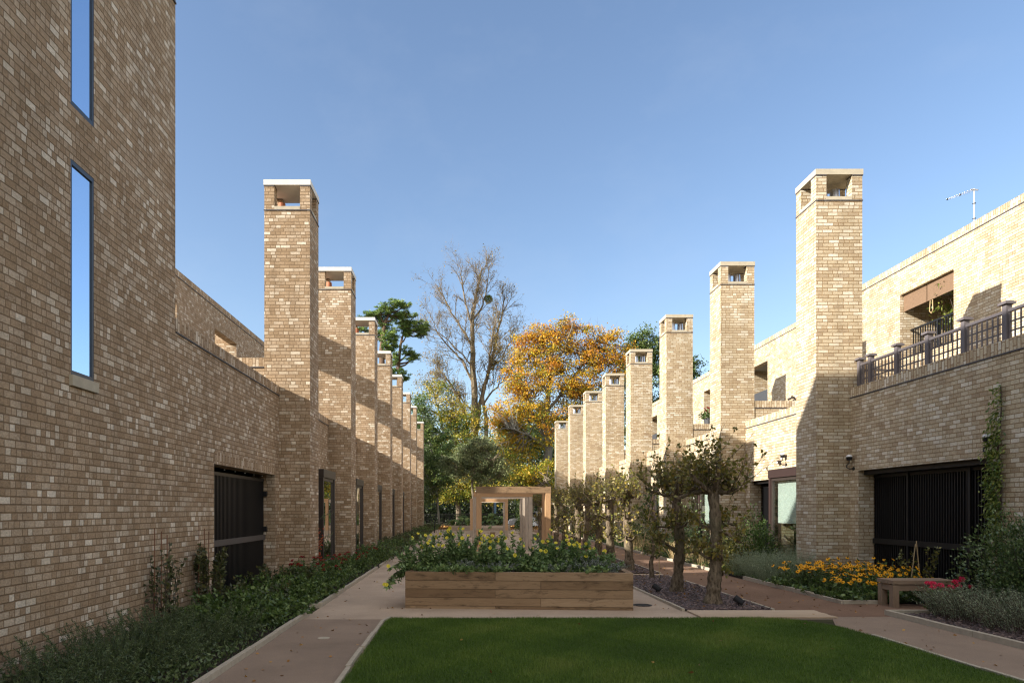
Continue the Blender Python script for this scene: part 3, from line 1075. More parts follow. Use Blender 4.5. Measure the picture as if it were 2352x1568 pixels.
sheet('ground', -400, 400, -200, 600, 0, M['ground'])
sheet('path', -2.36, 6.35, 9.95, 56, .006, M['buff'])
m = MB()
m.poly([(-2.36, -3, .011), (-1.12, -3, .011), (-1.12, 9.92, .011), (-2.36, 9.92, .011)])
m.poly([(5.1, -3, .011), (6.35, -3, .011), (6.35, 10.15, .011), (5.45, 10.15, .011), (5.1, 9.4, .011)])
tag(m.build('front_path', M['pink']), kind='structure')
m = MB()
m.poly([(4.9, 10.7, .0115), (5.45, 10.16, .0115), (8.3, 10.16, .0115), (8.3, 11.5, .0115), (6.35, 11.5, .0115), (6.35, 56, .0115), (4.9, 56, .0115)])
tag(m.build('side_path', M['redpath']), kind='structure')
sheet('road', -60, 60, 56.5, 63, .008, M['road'])
sheet('bed_soil', LX + .0, -2.42, 3, 56, .02, M['soil'])
m = MB()
m.poly([(6.41, 11.56, .021), (RX, 11.56, .021), (RX, 56, .021), (6.41, 56, .021)])
m.poly([(6.41, 3, .021), (RX, 3, .021), (RX, 10.30, .021), (6.41, 10.30, .021)])
tag(m.build('planting_soil', M['soil']), kind='structure')
BEDS = [(10.72, 16.3), (17.0, 22.6), (23.3, 29), (29.7, 36), (36.8, 44)]
m = MB()
for a, b in BEDS: m.poly([(3.46, a, .022), (4.83, a, .022), (4.83, b, .022), (3.46, b, .022)])
tag(m.build('tree_bed', M['soil']), kind='structure')
# lawn with a rounded far right corner
LAWN = [(-1.10, -3), (5.05, -3), (5.10, 8.6), (5.07, 9.1), (4.9, 9.55), (4.6, 9.85), (4.2, 9.95), (-1.06, 9.95), (-1.12, 9.6)]
m = MB()
m.poly([(x, y, .02) for x, y in LAWN])
tag(m.build('lawn', M['turf']), kind='structure')


def inside(px, py, poly):
    c = np.zeros(len(px), bool)
    n = len(poly)
    for i in range(n):
        x1, y1 = poly[i]; x2, y2 = poly[(i + 1) % n]
        k = ((y1 > py) != (y2 > py)) & (px < (x2 - x1) * (py - y1) / (y2 - y1 + 1e-12) + x1)
        c ^= k
    return c


rng = np.random.default_rng(11)
N = 330000
gx = rng.uniform(-1.13, 5.15, N); gy = rng.uniform(4.9, 9.99, N)
LB = [(x + (.03 if x > 1 else -.03), y + (.035 if y > 5 else 0)) for x, y in LAWN]
k = inside(gx, gy, LB)
gx, gy = gx[k], gy[k]
N = len(gx)
tone = (np.sin(gx * 2.1 + 1.3 * np.sin(gy * 1.7)) + np.sin(gy * 2.9 + gx * .8) + np.sin(gx * 5.3 - gy * 4.1) * .6 + np.sin(gx * 9.7 + 2 * np.sin(gy * 6.1)) * .5) * .12
hh = rng.uniform(.016, .038, N) * (1 + tone)
a = rng.uniform(0, 6.283, N)
ld = np.stack([np.cos(a), np.sin(a), np.zeros(N)], 1) * rng.uniform(.1, .8, N)[:, None] * hh[:, None]
sd = np.stack([-np.sin(a), np.cos(a), np.zeros(N)], 1) * rng.uniform(.0014, .003, N)[:, None]
b = np.stack([gx, gy, np.full(N, .018)], 1)
V = np.stack([b - sd, b + sd, b + ld + np.stack([0 * hh, 0 * hh, hh], 1)], 1).reshape(-1, 3)
g = npmesh('grass', V, np.arange(N * 3).reshape(-1, 3), np.repeat(np.clip(rng.normal(.42, .17, N) + tone * 1.6, 0, 1), 3), M['grassblade'])
tag(g, 'short green mown grass of the lawn in front of the wooden planter', 'grass', kind='stuff')


def kerb(pts, w, z, seed):
    rng = np.random.default_rng(seed)
    m = MB()
    for (x0, y0), (x1, y1) in zip(pts[:-1], pts[1:]):
        L = math.hypot(x1 - x0, y1 - y0)
        n = max(1, round(L / .92))
        dx, dy = (x1 - x0) / L, (y1 - y0) / L
        for i in range(n):
            a, b = L * i / n + .004, L * (i + 1) / n - .004
            cx, cy = x0 + dx * (a + b) / 2, y0 + dy * (a + b) / 2
            j = rng.normal() * .006
            zz = z + rng.normal() * .005
            m.obox((cx - dy * j, cy + dx * j, zz / 2), (dx * (b - a) / 2, dy * (b - a) / 2, 0), (-dy * w / 2, dx * w / 2, 0), (0, 0, zz / 2), 0, rng.uniform())
    return tag(m.build('kerb', M['kerb']), kind='structure')


kerb([(-2.39, 4), (-2.39, 10.45)], .06, .07, 1)
kerb([(-2.6, 11.13), (-2.39, 11.13), (-2.38, 18.4)], .06, .07, 2)
kerb([(-2.38, 19.2), (-2.38, 24.2)], .06, .07, 3)
kerb([(-2.38, 25), (-2.38, 55)], .06, .07, 4)
kerb([(-1.15, 4), (-1.17, 9.6), (-1.10, 9.93)], .045, .05, 5)
kerb([(5.13, 4), (5.13, 8.6)], .045, .035, 6)
kerb([(6.38, 4), (6.38, 10.35), (7.6, 10.35)], .07, .09, 7)
kerb([(7.0, 11.53), (6.38, 11.53), (6.38, 15.6)], .06, .08, 8)
kerb([(6.38, 16.6), (6.38, 55)], .06, .08, 9)
for i, (a, b) in enumerate(BEDS):
    kerb([(3.43, a), (3.43, b), (4.86, b), (4.86, a)], .045, .045, 20 + i)

# slate mulch
rng = np.random.default_rng(3)
def chips(area, N):
    x0, x1, y0, y1 = area
    c = np.stack([rng.uniform(x0, x1, N), rng.uniform(y0, y1, N), rng.uniform(.022, .05, N)], 1)
    return c
C = np.concatenate([chips((3.47, 4.82, 10.74, 16.28), 9000), chips((3.47, 4.82, 17.0, 22.6), 4500), chips((3.47, 4.82, 23.3, 44), 5000), chips((6.43, 8.3, 6.5, 10.28), 9000)])
N = len(C)
nrm = unit(np.stack([rng.normal(0, .35, N), rng.normal(0, .35, N), np.ones(N)], 1))
A = unit(np.cross(nrm, rnd_unit(rng, N)))
B = np.cross(nrm, A)
la = rng.uniform(.015, .05, N)[:, None]; lb = rng.uniform(.01, .028, N)[:, None]
V = np.stack([C - A * la - B * lb * .6, C + A * la * .7 - B * lb, C + A * la + B * lb * .5, C - A * la * .6 + B * lb], 1)
V2 = V + np.array((0, 0, -.012))
VV = np.concatenate([V, V2], 1).reshape(-1, 3)
fi = np.array([(0, 1, 2, 3), (0, 4, 5, 1), (1, 5, 6, 2), (2, 6, 7, 3), (3, 7, 4, 0)])
FF = (np.arange(N)[:, None, None] * 8 + fi[None]).reshape(-1, 4)
s = npmesh('slate_mulch', VV, FF, np.repeat(rng.uniform(0, 1, N) ** 1.4, 8), M['slate'])
tag(s, 'dark purple grey slate chippings around the trained trees and lavender', 'slate chippings', kind='stuff')

# fallen leaves
C = np.concatenate([
    np.stack([rng.uniform(-2.3, -1.2, 30), rng.uniform(6, 10, 30), np.full(30, .016)], 1),
    np.stack([rng.uniform(-2.3, 3.4, 120), rng.uniform(10, 20, 120), np.full(120, .014)], 1),
    np.stack([rng.uniform(4.9, 6.9, 190), rng.uniform(10.2, 20, 190), np.full(190, .018)], 1),
    np.stack([rng.uniform(5.2, 6.3, 24), rng.uniform(6.5, 10.2, 24), np.full(24, .018)], 1),
    np.stack([rng.uniform(-1, 5, 16), rng.uniform(6, 9.9, 16), np.full(16, .045)], 1),
    np.stack([rng.uniform(3.5, 4.8, 220), rng.uniform(10.8, 22, 220), np.full(220, .055)], 1),
    np.stack([rng.uniform(-2.3, 6.3, 1500), 20 + 36 * rng.uniform(0, 1, 1500) ** .7, np.full(1500, .02)], 1),
    np.stack([rng.uniform(-14, 14, 9000), rng.uniform(55, 66, 9000), rng.uniform(.03, .09, 9000)], 1)])
N = len(C)
sz = np.where(C[:, 1] < 25, .05, np.where(C[:, 1] < 54, .08, .22))
V = leaf_geo(rng, C, np.stack([rng.normal(size=N), rng.normal(size=N), rng.normal(size=N) * .12], 1), sz, sz * .7, .12)
V[:, 2] = np.maximum(V[:, 2], .012)
V = V.reshape(-1, 4, 3)
o = npmesh('leaf_litter', V.reshape(-1, 3), quads(N), np.repeat(rng.uniform(0, 1, N), 4), M['litter'])
tag(o, 'dry brown and orange leaves scattered on paths and thick at the far end', 'fallen leaves', kind='stuff')

# bleached board at the end of the tree bed
t = thing('threshold_board', 'pale bleached timber board lying between lawn and slate bed', 'board', (4.4, 10.35, .02))
m = MB()
for i in range(5):
    y = 10.0 + i * .137
    m.box(3.47, 5.46 - (i % 2) * .02, y, y + .132, .013, .032, 0, .2 + .15 * i, long=0, uo=i * 2.3)
m.build('board', M['board'], t)
# drain cover
t = thing('drain_cover', 'oval dark metal drain cover on the buff path beside the planter corner', 'drain cover', (2.96, 11.35, .01))
m = MB()
m.tube([(2.96, 11.4, .008), (2.96, 11.4, .016)], .16, 20)
for i in range(5): m.box(2.84, 3.08, 11.31 + i * .04, 11.325 + i * .04, .0165, .02)
m.build('grating', M['black_metal'], t)
t = thing('inspection_cover', 'small pale round inspection cover on pink path beside the lawn', 'cover', (-1.75, 8.5, .01))
m = MB(); m.tube([(-1.75, 8.45, .012), (-1.75, 8.45, .017)], .075, 20); m.build('lid', M['kerb'], t)


# ------------------------------------------------------------------ timber things
def plank_wall(t, name, p0, p1, zs, th, mat, seed, joints=()):
    """boards stacked between p0 and p1 (local coordinates)"""
    rng = np.random.default_rng(seed)
    m = MB()
    p0 = np.array(p0, float); p1 = np.array(p1, float)
    L = np.linalg.norm(p1 - p0); d = (p1 - p0) / L
    alongx = abs(d[0]) > abs(d[1])
    for i in range(len(zs) - 1):
        js = [0] + list(joints[i % len(joints)] if joints else []) + [1]
        for a, b in zip(js[:-1], js[1:]):
            A, B = p0 + d * (L * a + .003), p0 + d * (L * b - .003)
            e = rng.normal() * .003
            if alongx: m.box(A[0], B[0], A[1] + e, A[1] + th + e, zs[i] + .003, zs[i + 1] - .003, 0, rng.uniform(0, 1), long=0, uo=rng.uniform(0, 50))
            else: m.box(A[0] + e, A[0] + th + e, A[1], B[1], zs[i] + .003, zs[i + 1] - .003, 0, rng.uniform(0, 1), long=1, uo=rng.uniform(0, 50))
    return m.build(name, mat, t, local=True)


def planter(label, loc, rotz, w, dpt, zs, mat, seed, joints, soilz):
    t = thing('timber_planter', label, 'planter', loc, rotz, 'raised planters of stacked oak boards')
    th = .1
    plank_wall(t, 'front_panel', (0, 0), (w, 0), zs, th, mat, seed, joints)
    plank_wall(t, 'back_panel', (0, dpt - th), (w, dpt - th), zs, th, mat, seed + 1, joints)
    plank_wall(t, 'side_panel', (0, th + .002), (0, dpt - th - .002), zs, th, mat, seed + 2)
    plank_wall(t, 'side_panel', (w - th, th + .002), (w - th, dpt - th - .002), zs, th, mat, seed + 3)
    m = MB(); m.box(th + .004, w - th - .004, th + .004, dpt - th - .004, .02, soilz); m.build('soil', M['soil'], t, local=True)
    return t


PA = math.atan2(-.24, 3.64)
planter('long oak planter full of yellow evening primroses, nearest to the lawn', (-.97, 11.05, 0), PA, 3.645, 1.35, [0, .052, .189, .326, .463, .600], M['oak'], 50, [(.40,), (.60,), (.40,), (.60,)], .54)
planter('weathered low oak planter behind the primrose planter', (-.3, 13.9, 0), 0, 3.0, 1.5, [0, .13, .27, .41, .55], M['oak_grey'], 60, [(.5,), (.3,)], .50)
planter('far weathered planter holding two big leaved shrubs behind the last arch', (-1.05, 46, 0), 0, 4.1, 1.6, [0, .18, .36, .54], M['oak_grey'], 70, [(.4,), (.62,)], .46)


def PL(u, v, z):
    c, s = math.cos(PA), math.sin(PA)
    return np.array((-.97 + c * u - s * v, 11.05 + s * u + c * v, z))


def arch(Y, x0, x1, H, mat, label, seed, pw=.15, foot=None, dep=.2, tm=None):
    t = thing('timber_arch', label, 'arch', ((x0 + x1) / 2, Y, 0), group='square timber arches in a row behind the planters')
    rng = np.random.default_rng(seed)
    bt = .19
    for xa in (x0, x1 - pw):
        m = MB(); m.box(xa, xa + pw, Y, Y + dep, .004 if foot is None else foot, H - bt - .001, 0, rng.uniform(.2, .9), long=2, uo=rng.uniform(0, 30)); m.build('post', mat, t)
        if foot:
            f = MB(); f.box(xa - .02, xa + pw + .02, Y - .02, Y + dep + .02, .004, foot - .002, 0, .3, long=2); f.build('post_foot', M['oak_grey'], t)
    m = MB(); m.box(x0 - .01, x1 + .01, Y - .004, Y + dep + .004, H - bt, H, 0, rng.uniform(.2, .9), long=0, uo=rng.uniform(0, 30)); m.build('beam', tm or mat, t)


arch(20.0, .335, 2.51, 2.28, M['oak_new'], 'nearest square oak arch with fresh orange posts behind the primrose planter', 1, tm=M['oak'])
arch(20.72, .345, 2.50, 2.27, M['oak_new'], 'second square oak arch from the camera, close behind the nearest one', 2)
arch(26.0, .34, 2.57, 2.28, M['oak_grey'], 'third square arch from the camera, in silvery grey oak', 3, tm=M['oak_new'])
arch(27.3, .34, 2.57, 2.27, M['oak_grey'], 'fourth square arch from the camera, in silvery grey oak', 4)
arch(28.6, .34, 2.57, 2.27, M['oak_grey'], 'fifth square arch from the camera, in silvery grey oak', 5)
arch(29.9, .34, 2.57, 2.27, M['oak_grey'], 'sixth square arch from the camera, in silvery grey oak', 6)
arch(39.4, .30, 2.48, 2.24, M['oak_new'], 'farthest but one square arch with pale posts on grey feet', 7, foot=.42)
arch(41.0, .30, 2.45, 2.22, M['oak_grey'], 'farthest square arch in front of the big leaved shrubs', 8)
for (x, y, w, h, lab) in ((1.35, 31, .28, .36, 'nearer square timber stool seen through the arches'), (1.42, 38, .27, .43, 'farther square timber stool seen through the arches'), (.35, 32, .3, .36, 'square timber stool beside left posts of the grey arches')):
    t = thing('timber_stool', lab, 'stool', (x, y, 0), group='timber block stools between the arches')
    m = MB(); m.box(x, x + w, y, y + w, .008, h - .08, 0, .3, long=2); m.build('block', M['oak'], t)
    m = MB(); m.box(x - .01, x + w + .01, y - .01, y + w + .01, h - .079, h, 0, .5, long=0); m.build('seat', M['oak_grey'], t)

# bench
t = thing('garden_bench', 'plain brown wooden bench without a back between the yellow flowers and lavender', 'bench', (7.58, 11.3, 0))
for x in (6.96, 7.9):
    for y in (11.1, 11.41):
        m = MB(); m.box(x, x + .1, y, y + .1, .012, .375, 0, .4 + .2 * (y > 11.2), long=2, uo=x * 3 + y); m.build('leg', M['bench'], t)
m = MB()
for i, (a, b) in enumerate(((11.09, 11.225), (11.232, 11.378), (11.385, 11.52))):
    m.box(6.95, 8.01, a, b, .39, .45, 0, .35 + i * .2, long=0, uo=i * 4)
m.build('seat', M['bench'], t)
m = MB()
m.box(7.062, 7.898, 11.115, 11.165, .28, .389, 0, .3, long=0)
m.box(7.062, 7.898, 11.445, 11.495, .28, .389, 0, .3, long=0)
for x in (6.975, 7.915): m.box(x, x + .06, 11.202, 11.408, .28, .389, 0, .5, long=1)
m.build('apron', M['bench'], t)

# ground spot lamps in the slate
for (x, y, lab) in ((4.45, 11.1, 'small black spike lamp in the slate beside the nearest trained tree'), (3.62, 12.9, 'small black spike lamp in slate left of the second trained tree'), (3.15, 16.6, 'black spike lamp at the corner of path behind the planter')):
    t = thing('spike_lamp', lab, 'lamp', (x, y, .02), group='black spike lamps around the tree bed')
    m = MB(); m.tube([(x, y, .02), (x, y, .1)], .012, 8); m.build('spike', M['rubber'], t)
    m = MB(); m.tube([(x + .05, y - .05, .09), (x - .05, y + .03, .17)], [.045, .055], 12); m.build('lamp_head', M['rubber'], t)

# ------------------------------------------------------------------ trained pear trees
def grow(rng, p, d, L, r, lvl, Pm, m, tips, taper=.45):
    n = Pm['seg'][lvl]
    pts = [p]; rad = [r]
    for i in range(n):
        d = unit(d + rng.normal(size=3) * Pm['wob'][lvl] + np.array((0, 0, Pm['up'][lvl])))
        p = p + d * L / n
        pts.append(p); rad.append(max(.0025, r * (1 - (1 - taper) * (i + 1) / n)))
    m.tube(pts, rad, Pm['sides'][lvl], cap=lvl == 0)
    if lvl + 1 < len(Pm['seg']):
        nc = Pm['n'][lvl]
        for j in range(nc):
            s = rng.uniform(Pm['start'][lvl], 1)
            f = s * n; k = min(n - 1, int(f))
            q = pts[k] + (pts[k + 1] - pts[k]) * (f - k)
            ax = unit(pts[k + 1] - pts[k])
            side = unit(np.cross(ax, rng.normal(size=3)))
            ang = Pm['ang'][lvl] * rng.uniform(.7, 1.25)
            dd = unit(ax * math.cos(ang) + side * math.sin(ang))
            grow(rng, q, dd, L * Pm['ratio'][lvl] * rng.uniform(.6, 1.15) * (1.15 - .4 * s), rad[k] * .6, lvl + 1, Pm, m, tips)
    else:
        tips.append(pts)


def pear(x, y, seed, label, H=2.0, rt=.115, leafy=1.0, spread_=.70, lean=0.0):
    rng = np.random.default_rng(seed)
    t = thing('pear_tree', label, 'tree', (x, y, 0), group='pollarded trained fruit trees in the slate beds')
    m = MB()
    pts, rad = [], []
    n = 40
    ph = rng.uniform(0, 6, 4)
    for i in range(n + 1):
        s = i / n
        z = s * H
        pts.append((x + lean * s + .03 * math.sin(s * 5 + ph[0]), y + .03 * math.sin(s * 4 + ph[1]), z + .0))
        rad.append(rt * (1.0 + .55 * math.exp(-s * 14) - .18 * s) * (1 + .07 * math.sin(s * 27 + ph[2]) + .05 * math.sin(s * 61 + ph[0]) + .05 * rng.normal()) * (1.35 if s > .96 else 1))
    m.tube(pts, rad, 12)
    pts = [np.array(q) for q in pts]
    C, O, R = [], [], []

    def shoots(org, ns, hmin, hmax, out, nl, r0=.006):
        for _ in range(ns):
            d = unit(np.array((rng.normal() * .5, rng.normal() * .5, 1.0)) + out * rng.uniform(0, .85))
            L = rng.uniform(hmin, hmax)
            p = org + rng.normal(size=3) * np.array((.05, .05, .02))
            q = [p]
            for j in range(4):
                d = unit(d + rng.normal(size=3) * .16 + np.array((0, 0, .08)))
                p = p + d * L / 4
                q.append(p)
            m.tube(q, [r0, r0 * .85, r0 * .7, r0 * .5, r0 * .35], 3, cap=False)
            if rng.uniform() < .6:
                e = q[2]; dd = unit(rnd_unit(rng, 1)[0] + np.array((0, 0, .4)))
                m.tube([e, e + dd * L * .2, e + dd * L * .4 + (0, 0, .02)], [r0 * .5, r0 * .4, r0 * .25], 3, cap=False)
                q = q + [e + dd * L * .2, e + dd * L * .4]
            k = rng.poisson(nl * 1.35)
            for _ in range(k):
                jj = rng.integers(0, len(q) - 1)
                C.append(q[jj] + (q[jj + 1] - q[jj]) * rng.uniform()); O.append(rnd_unit(rng, 1)[0] + (0, 0, -.25)); R.append(rng.beta(1.6, 2.6))

    # arms: top tier, then two lower tiers
    for tier, (zz, na, ln, ns, h0, h1, nl) in enumerate(((H * .97, 7, spread_, 10, .28, .88, 6), (H * .66, 4, spread_ * .85, 6, .14, .46, 7), (H * .42, 4, spread_ * .8, 6, .12, .42, 7))):
        for j in range(na):
            a = 6.283 * j / na + rng.uniform(-.5, .5) + tier
            base = pts[min(n, int(zz / H * n))]
            d = np.array((math.cos(a) * .85, math.sin(a) * 1.1, .1))
            q = [base]
            L = ln * rng.uniform(.55, 1.1)
            for s in range(5):
                d = unit(d + rng.normal(size=3) * .28 + np.array((0, 0, .03)))
                q.append(q[-1] + d * L / 5)
            r0 = rt * (.33 if tier == 0 else .2)
            m.tube(q, [r0 * 1.2, r0, r0 * 1.1, r0 * .8, r0 * 1.1, r0 * .75], 6)
            for s in (1, 2, 3, 4, 5):
                shoots(q[s], max(1, int(ns * (.32 if s < 5 else .5))), h0, h1, unit(q[s] - base) * .6, nl * leafy)
    shoots(pts[-1] + (0, 0, .02), 12, .35, .9, np.zeros(3), 6 * leafy)
    m.build('trunk', M['bark_pear'], t, smooth=True)
    C = np.array(C); O = np.array(O)
    leaf_mesh('crown', rng, C, O, .085, .056, M['lf_pear'], t, .5, np.array(R))


pears = [(4.16, 11.4, 2.0, .108, 1.0), (4.05, 13.0, 1.95, .102, 1.1), (4.22, 17.7, 2.0, .115, .6), (4.2, 19.7, 1.95, .12, .6), (4.2, 21.5, 1.9, .115, .55), (4.2, 23.6, 1.9, .11, .6),
         (4.18, 25.3, 1.9, .11, .7), (4.15, 28.4, 1.9, .11, .7), (4.15, 31, 1.9, .11, .7), (4.15, 34, 1.9, .11, .7), (4.15, 38, 1.9, .11, .7)]
for i, (x, y, H, r, lf) in enumerate(pears):
    lab = f'{ORD[i]} pollarded pear tree counting from the camera, with knobbly trunk and twiggy top'
    if i == 0: lab = 'nearest pollarded pear tree with thick knobbly trunk in the slate bed'
    if i == 1: lab = 'second nearest pollarded pear tree with dark leafy head in the slate bed'
    if i == 2: lab = 'pollarded pear tree with pale sunlit trunk at the right end of the planter'
    pear(x, y, 100 + i, lab, H, r, lf)


def sapling(x, y, seed, label, H=1.9):
    rng = np.random.default_rng(seed)
    t = thing('pear_sapling', label, 'young tree', (x, y, 0), group='young trees tied to canes between the pear trees')
    m = MB()
    m.tube([(x, y, 0), (x - .02, y, .4), (x + .03, y, .62), (x + .02, y, 1.2), (x, y, H)], [.06, .05, .035, .02, .01], 8)
    C, O = [], []
    for k in range(26):
        z = rng.uniform(.45, H)
        a = rng.uniform(0, 6.28)
        d = np.array((math.cos(a), math.sin(a), rng.uniform(-.1, .4)))
        L = rng.uniform(.2, .5)
        q = [np.array((x, y, z)), np.array((x, y, z)) + d * L * .5, np.array((x, y, z)) + d * L + (0, 0, .03)]
        m.tube(q, [.009, .006, .003], 4)
        for _ in range(15):
            s = rng.uniform(.2, 1)
            C.append(q[0] + (q[2] - q[0]) * s + rng.normal(size=3) * .03); O.append(rnd_unit(rng, 1)[0] + (0, 0, -.3))
    m.build('trunk', M['bark_pear'], t)
    leaf_mesh('crown', rng, np.array(C), np.array(O), .085, .055, M['lf_sapling'], t, .5)
    c = MB()
    c.tube([(x - .27, y - .1, .55), (x + .02, y - .06, 2.0)], .009, 6)
    c.build('cane', M['cane'], t)
    c = MB(); c.tube([(x + .14, y - .1, .02), (x + .13, y - .1, 1.7)], .008, 6); c.build('cane', M['cane'], t)
    c = MB()
    for z in (.55, .8): c.tube([(x - .15, y - .08, z + .05), (x + .3, y - .08, z - .05)], .007, 5)
    c.build('cane', M['cane'], t)


sapling(4.3, 15.7, 301, 'young green pear tree tied to bamboo canes behind the second pear tree')
sapling(4.2, 26.9, 302, 'slender young tree on canes among the farther pear trees', 2.0)
sapling(4.15, 33.0, 303, 'farthest slender young tree on canes beside the arches', 2.0)

# ------------------------------------------------------------------ planter plants
rng = np.random.default_rng(21)
prim = [(.15, .55, .55, 14), (.55, .75, .42, 12), (.85, .7, .66, 16), (1.25, .5, .5, 14), (1.65, .85, .52, 13), (2.0, .5, .36, 12), (2.3, .8, .50, 13), (2.7, .6, .45, 12), (3.1, .8, .36, 10)]
plab = ['at the left end of the oak planter, spilling over the corner', 'next to the spilling one in the oak planter', 'tallest in the oak planter, left of its middle', 'left of the planter middle, in front of the arch post',
        'in the middle of the oak planter under the arch opening', 'low, right of the planter middle', 'in the planter below the right arch posts', 'right half of the planter, with few flowers', 'at the right end of the oak planter, low and leafy']
for i, (u, v, h, ns) in enumerate(prim):
    pos = PL(u, v, .53)
    t, tips = shoot_plant('evening_primrose', 'yellow evening primrose ' + plab[i], 'plant', tuple(pos), .30, .3, h * 1.4, ns + 12, 56, .08, .032, M['lf_primrose'], 400 + i,
                          group='yellow evening primroses in the oak planter', lean=.8, stem_r=.005, hvar=.62, spread=.6)
    nf = (9, 8, 15, 10, 9, 8, 10, 9, 5)[i]
    order = sorted(tips, key=lambda q: -q[0][2])
    for j in range(nf):
        e, d = order[j % len(order)]
        off = rng.normal(size=3) * .03
        nn = unit(np.array((rng.normal() * .6, -1.0, .5 + rng.normal() * .4)))
        put_flower(t, 'primrose', e + off + (0, -.01, .015), nn, rng.uniform(.75, 1.15))
# the shoots that hang over the left corner
pos = PL(.02, .3, .56)
rr = np.random.default_rng(77)
t = thing('trailing_primrose', 'evening primrose shoots hanging over left corner of the oak planter', 'plant', tuple(pos))
m = MB(); C, O = [], []
ends = []
for k in range(9):
    e = pos + np.array((-.12 - .34 * rr.uniform(), rr.normal() * .12 - .1, rr.uniform(-.34, .14)))
    mid = pos + (e - pos) * .5 + np.array((0, 0, .12))
    m.tube([pos, mid, e], [.006, .005, .003], 5)
    ends.append(e)
    for _ in range(36):
        s = rr.uniform(.1, 1)
        q = pos + (mid - pos) * s * 2 if s < .5 else mid + (e - mid) * (s - .5) * 2
        C.append(q); O.append(np.array((rr.normal() * .7, rr.normal() * .7, -.55)))
m.build('stem', M['stem'], t)
leaf_mesh('foliage', rr, np.array(C), np.array(O), .095, .035, M['lf_primrose'], t, .4)
for e in ends[:4]: put_flower(t, 'primrose', e + (0, -.02, .04), (0.1, -1, .4), 1.0)
for i, (u, v, h, lab) in enumerate(((1.05, .35, .3, 'left of the planter middle'), (1.5, .3, .26, 'at the planter middle behind the front board'), (1.95, .9, .36, 'behind the low primrose right of the middle'),
                                    (2.55, .3, .24, 'in the right half near the front board'), (2.95, .4, .34, 'between the two rightmost primroses'), (3.3, .55, .22, 'at the right end of the oak planter'))):
    shoot_plant('silver_wormwood', 'feathery silver grey plant ' + lab, 'plant', tuple(PL(u, v, .53)), .22, .2, h, 26, 40, .035, .012, M['lf_grey'], 430 + i, group='silver plants in the oak planter', lean=.8)
for i, (u, v, lab) in enumerate(((.5, .3, 'at the left front of the oak planter'), (2.2, .28, 'at the middle front of the oak planter'), (3.35, .85, 'at the back right corner of the oak planter'), (1.4, .25, 'left of middle at the front of the oak planter'), (2.9, .2, 'front right of the oak planter'), (.95, .2, 'front left of the oak planter beside the drooping leaves'))):
    shoot_plant('leafy_herb', 'low broad leaved green herb ' + lab, 'plant', tuple(PL(u, v, .53)), .3, .2, .19, 26, 18, .075, .05, M['lf_primrose'], 440 + i, group='low herbs in the oak planter', lean=.9, spread=.5)
for i, (x, y, h, lab) in enumerate(((.2, 14.6, .3, 'left part'), (1.0, 14.4, .22, 'middle'), (1.9, 14.7, .3, 'right part'))):
    shoot_plant('silver_wormwood', f'grey low plant in the {lab} of the weathered planter', 'plant', (x, y, .5), .3, .25, h, 20, 26, .04, .015, M['lf_grey'], 450 + i, group='grey plants in the second planter', lean=.8)

# ------------------------------------------------------------------ left border
for i, (x, y, h) in enumerate(((-3.4, 5.7, .36), (-3.4, 6.6, .40), (-3.4, 7.5, .40), (-3.3, 8.35, .38))):
    shoot_plant('rosemary_bush', f'{ORD[i]} dark rosemary bush from the near end of the left bed, with upright spiky shoots', 'bush', (x, y, .02), .74, .62, h + .16, 160, 62, .036, .007, M['lf_rosemary'], 500 + i,
                group='rosemary bushes along the left wall', lean=.25, spread=.45, hvar=.68, base=.98)
for i, (x, y, h, nl, lab) in enumerate(((-4.02, 9.15, 1.28, 26, 'thin climbing rose on rusty rods against the left wall, nearer of two'), (-3.98, 10.55, 1.3, 85, 'dense dark climbing rose on rusty rods at the left gate edge'))):
    t, tips = shoot_plant('climbing_rose', lab, 'rose', (x, y, .02), .24, .36, h, 16, nl, .065, .042, M['lf_rose'], 520 + i, group='climbing roses on rusty rods', lean=.4, stem_r=.006, stem_mat=M['twig'])
    for j, dx in enumerate((-.14, 0, .1)):
        m = MB(); m.tube([(x - .08 + .03 * j, y + dx, .02), (x - .08 + .03 * j, y + dx + .01, 1.36 - .05 * j)], .006, 6); m.build('rod', M['rust'], t)
border = [(-3.1, 9.25, .3, 'lf_green'), (-3.35, 10.0, .42, 'lf_green'), (-2.85, 10.05, .28, 'lf_green'), (-3.5, 11.2, .45, 'lf_rose'), (-2.95, 11.3, .33, 'lf_green'), (-3.3, 12.2, .45, 'lf_green'), (-2.8, 12.4, .33, 'lf_green'), (-3.55, 13.1, .5, 'lf_rose')]
for i, (x, y, h, mt) in enumerate(border):
    shoot_plant('border_plant', f'{ORD[i]} leafy green plant from the rosemary end of the left bed', 'plant', (x, y, .02), .55, .55, h * 1.22, 40, 36, .08, .038, M[mt], 540 + i, group='leafy plants at the left gate', lean=.6, spread=.6, hvar=.55)
rng = np.random.default_rng(23)
berg = [(-3.15, 13.3, .62), (-2.85, 14.1, .5), (-3.3, 14.6, .66), (-2.9, 15.3, .52), (-3.1, 16.4, .55), (-2.8, 17.4, .45), (-3.0, 18.6, .5), (-2.8, 20.2, .5)]
for i, (x, y, h) in enumerate(berg):
    t, tips = shoot_plant('red_bergamot', f'{ORD[i]} red flowered bergamot clump of the left bed, counting from the gate', 'plant', (x, y, .02), .42, .42, h, 34, 30, .07, .026, M['lf_green'], 560 + i, group='red flowered clumps in the left bed', lean=.5, hvar=.4)
    for e, d in sorted(tips, key=lambda q: -q[0][2])[:7]:
        put_flower(t, 'bergamot', e, (d[0], d[1] - .2, d[2]), rng.uniform(.95, 1.4))
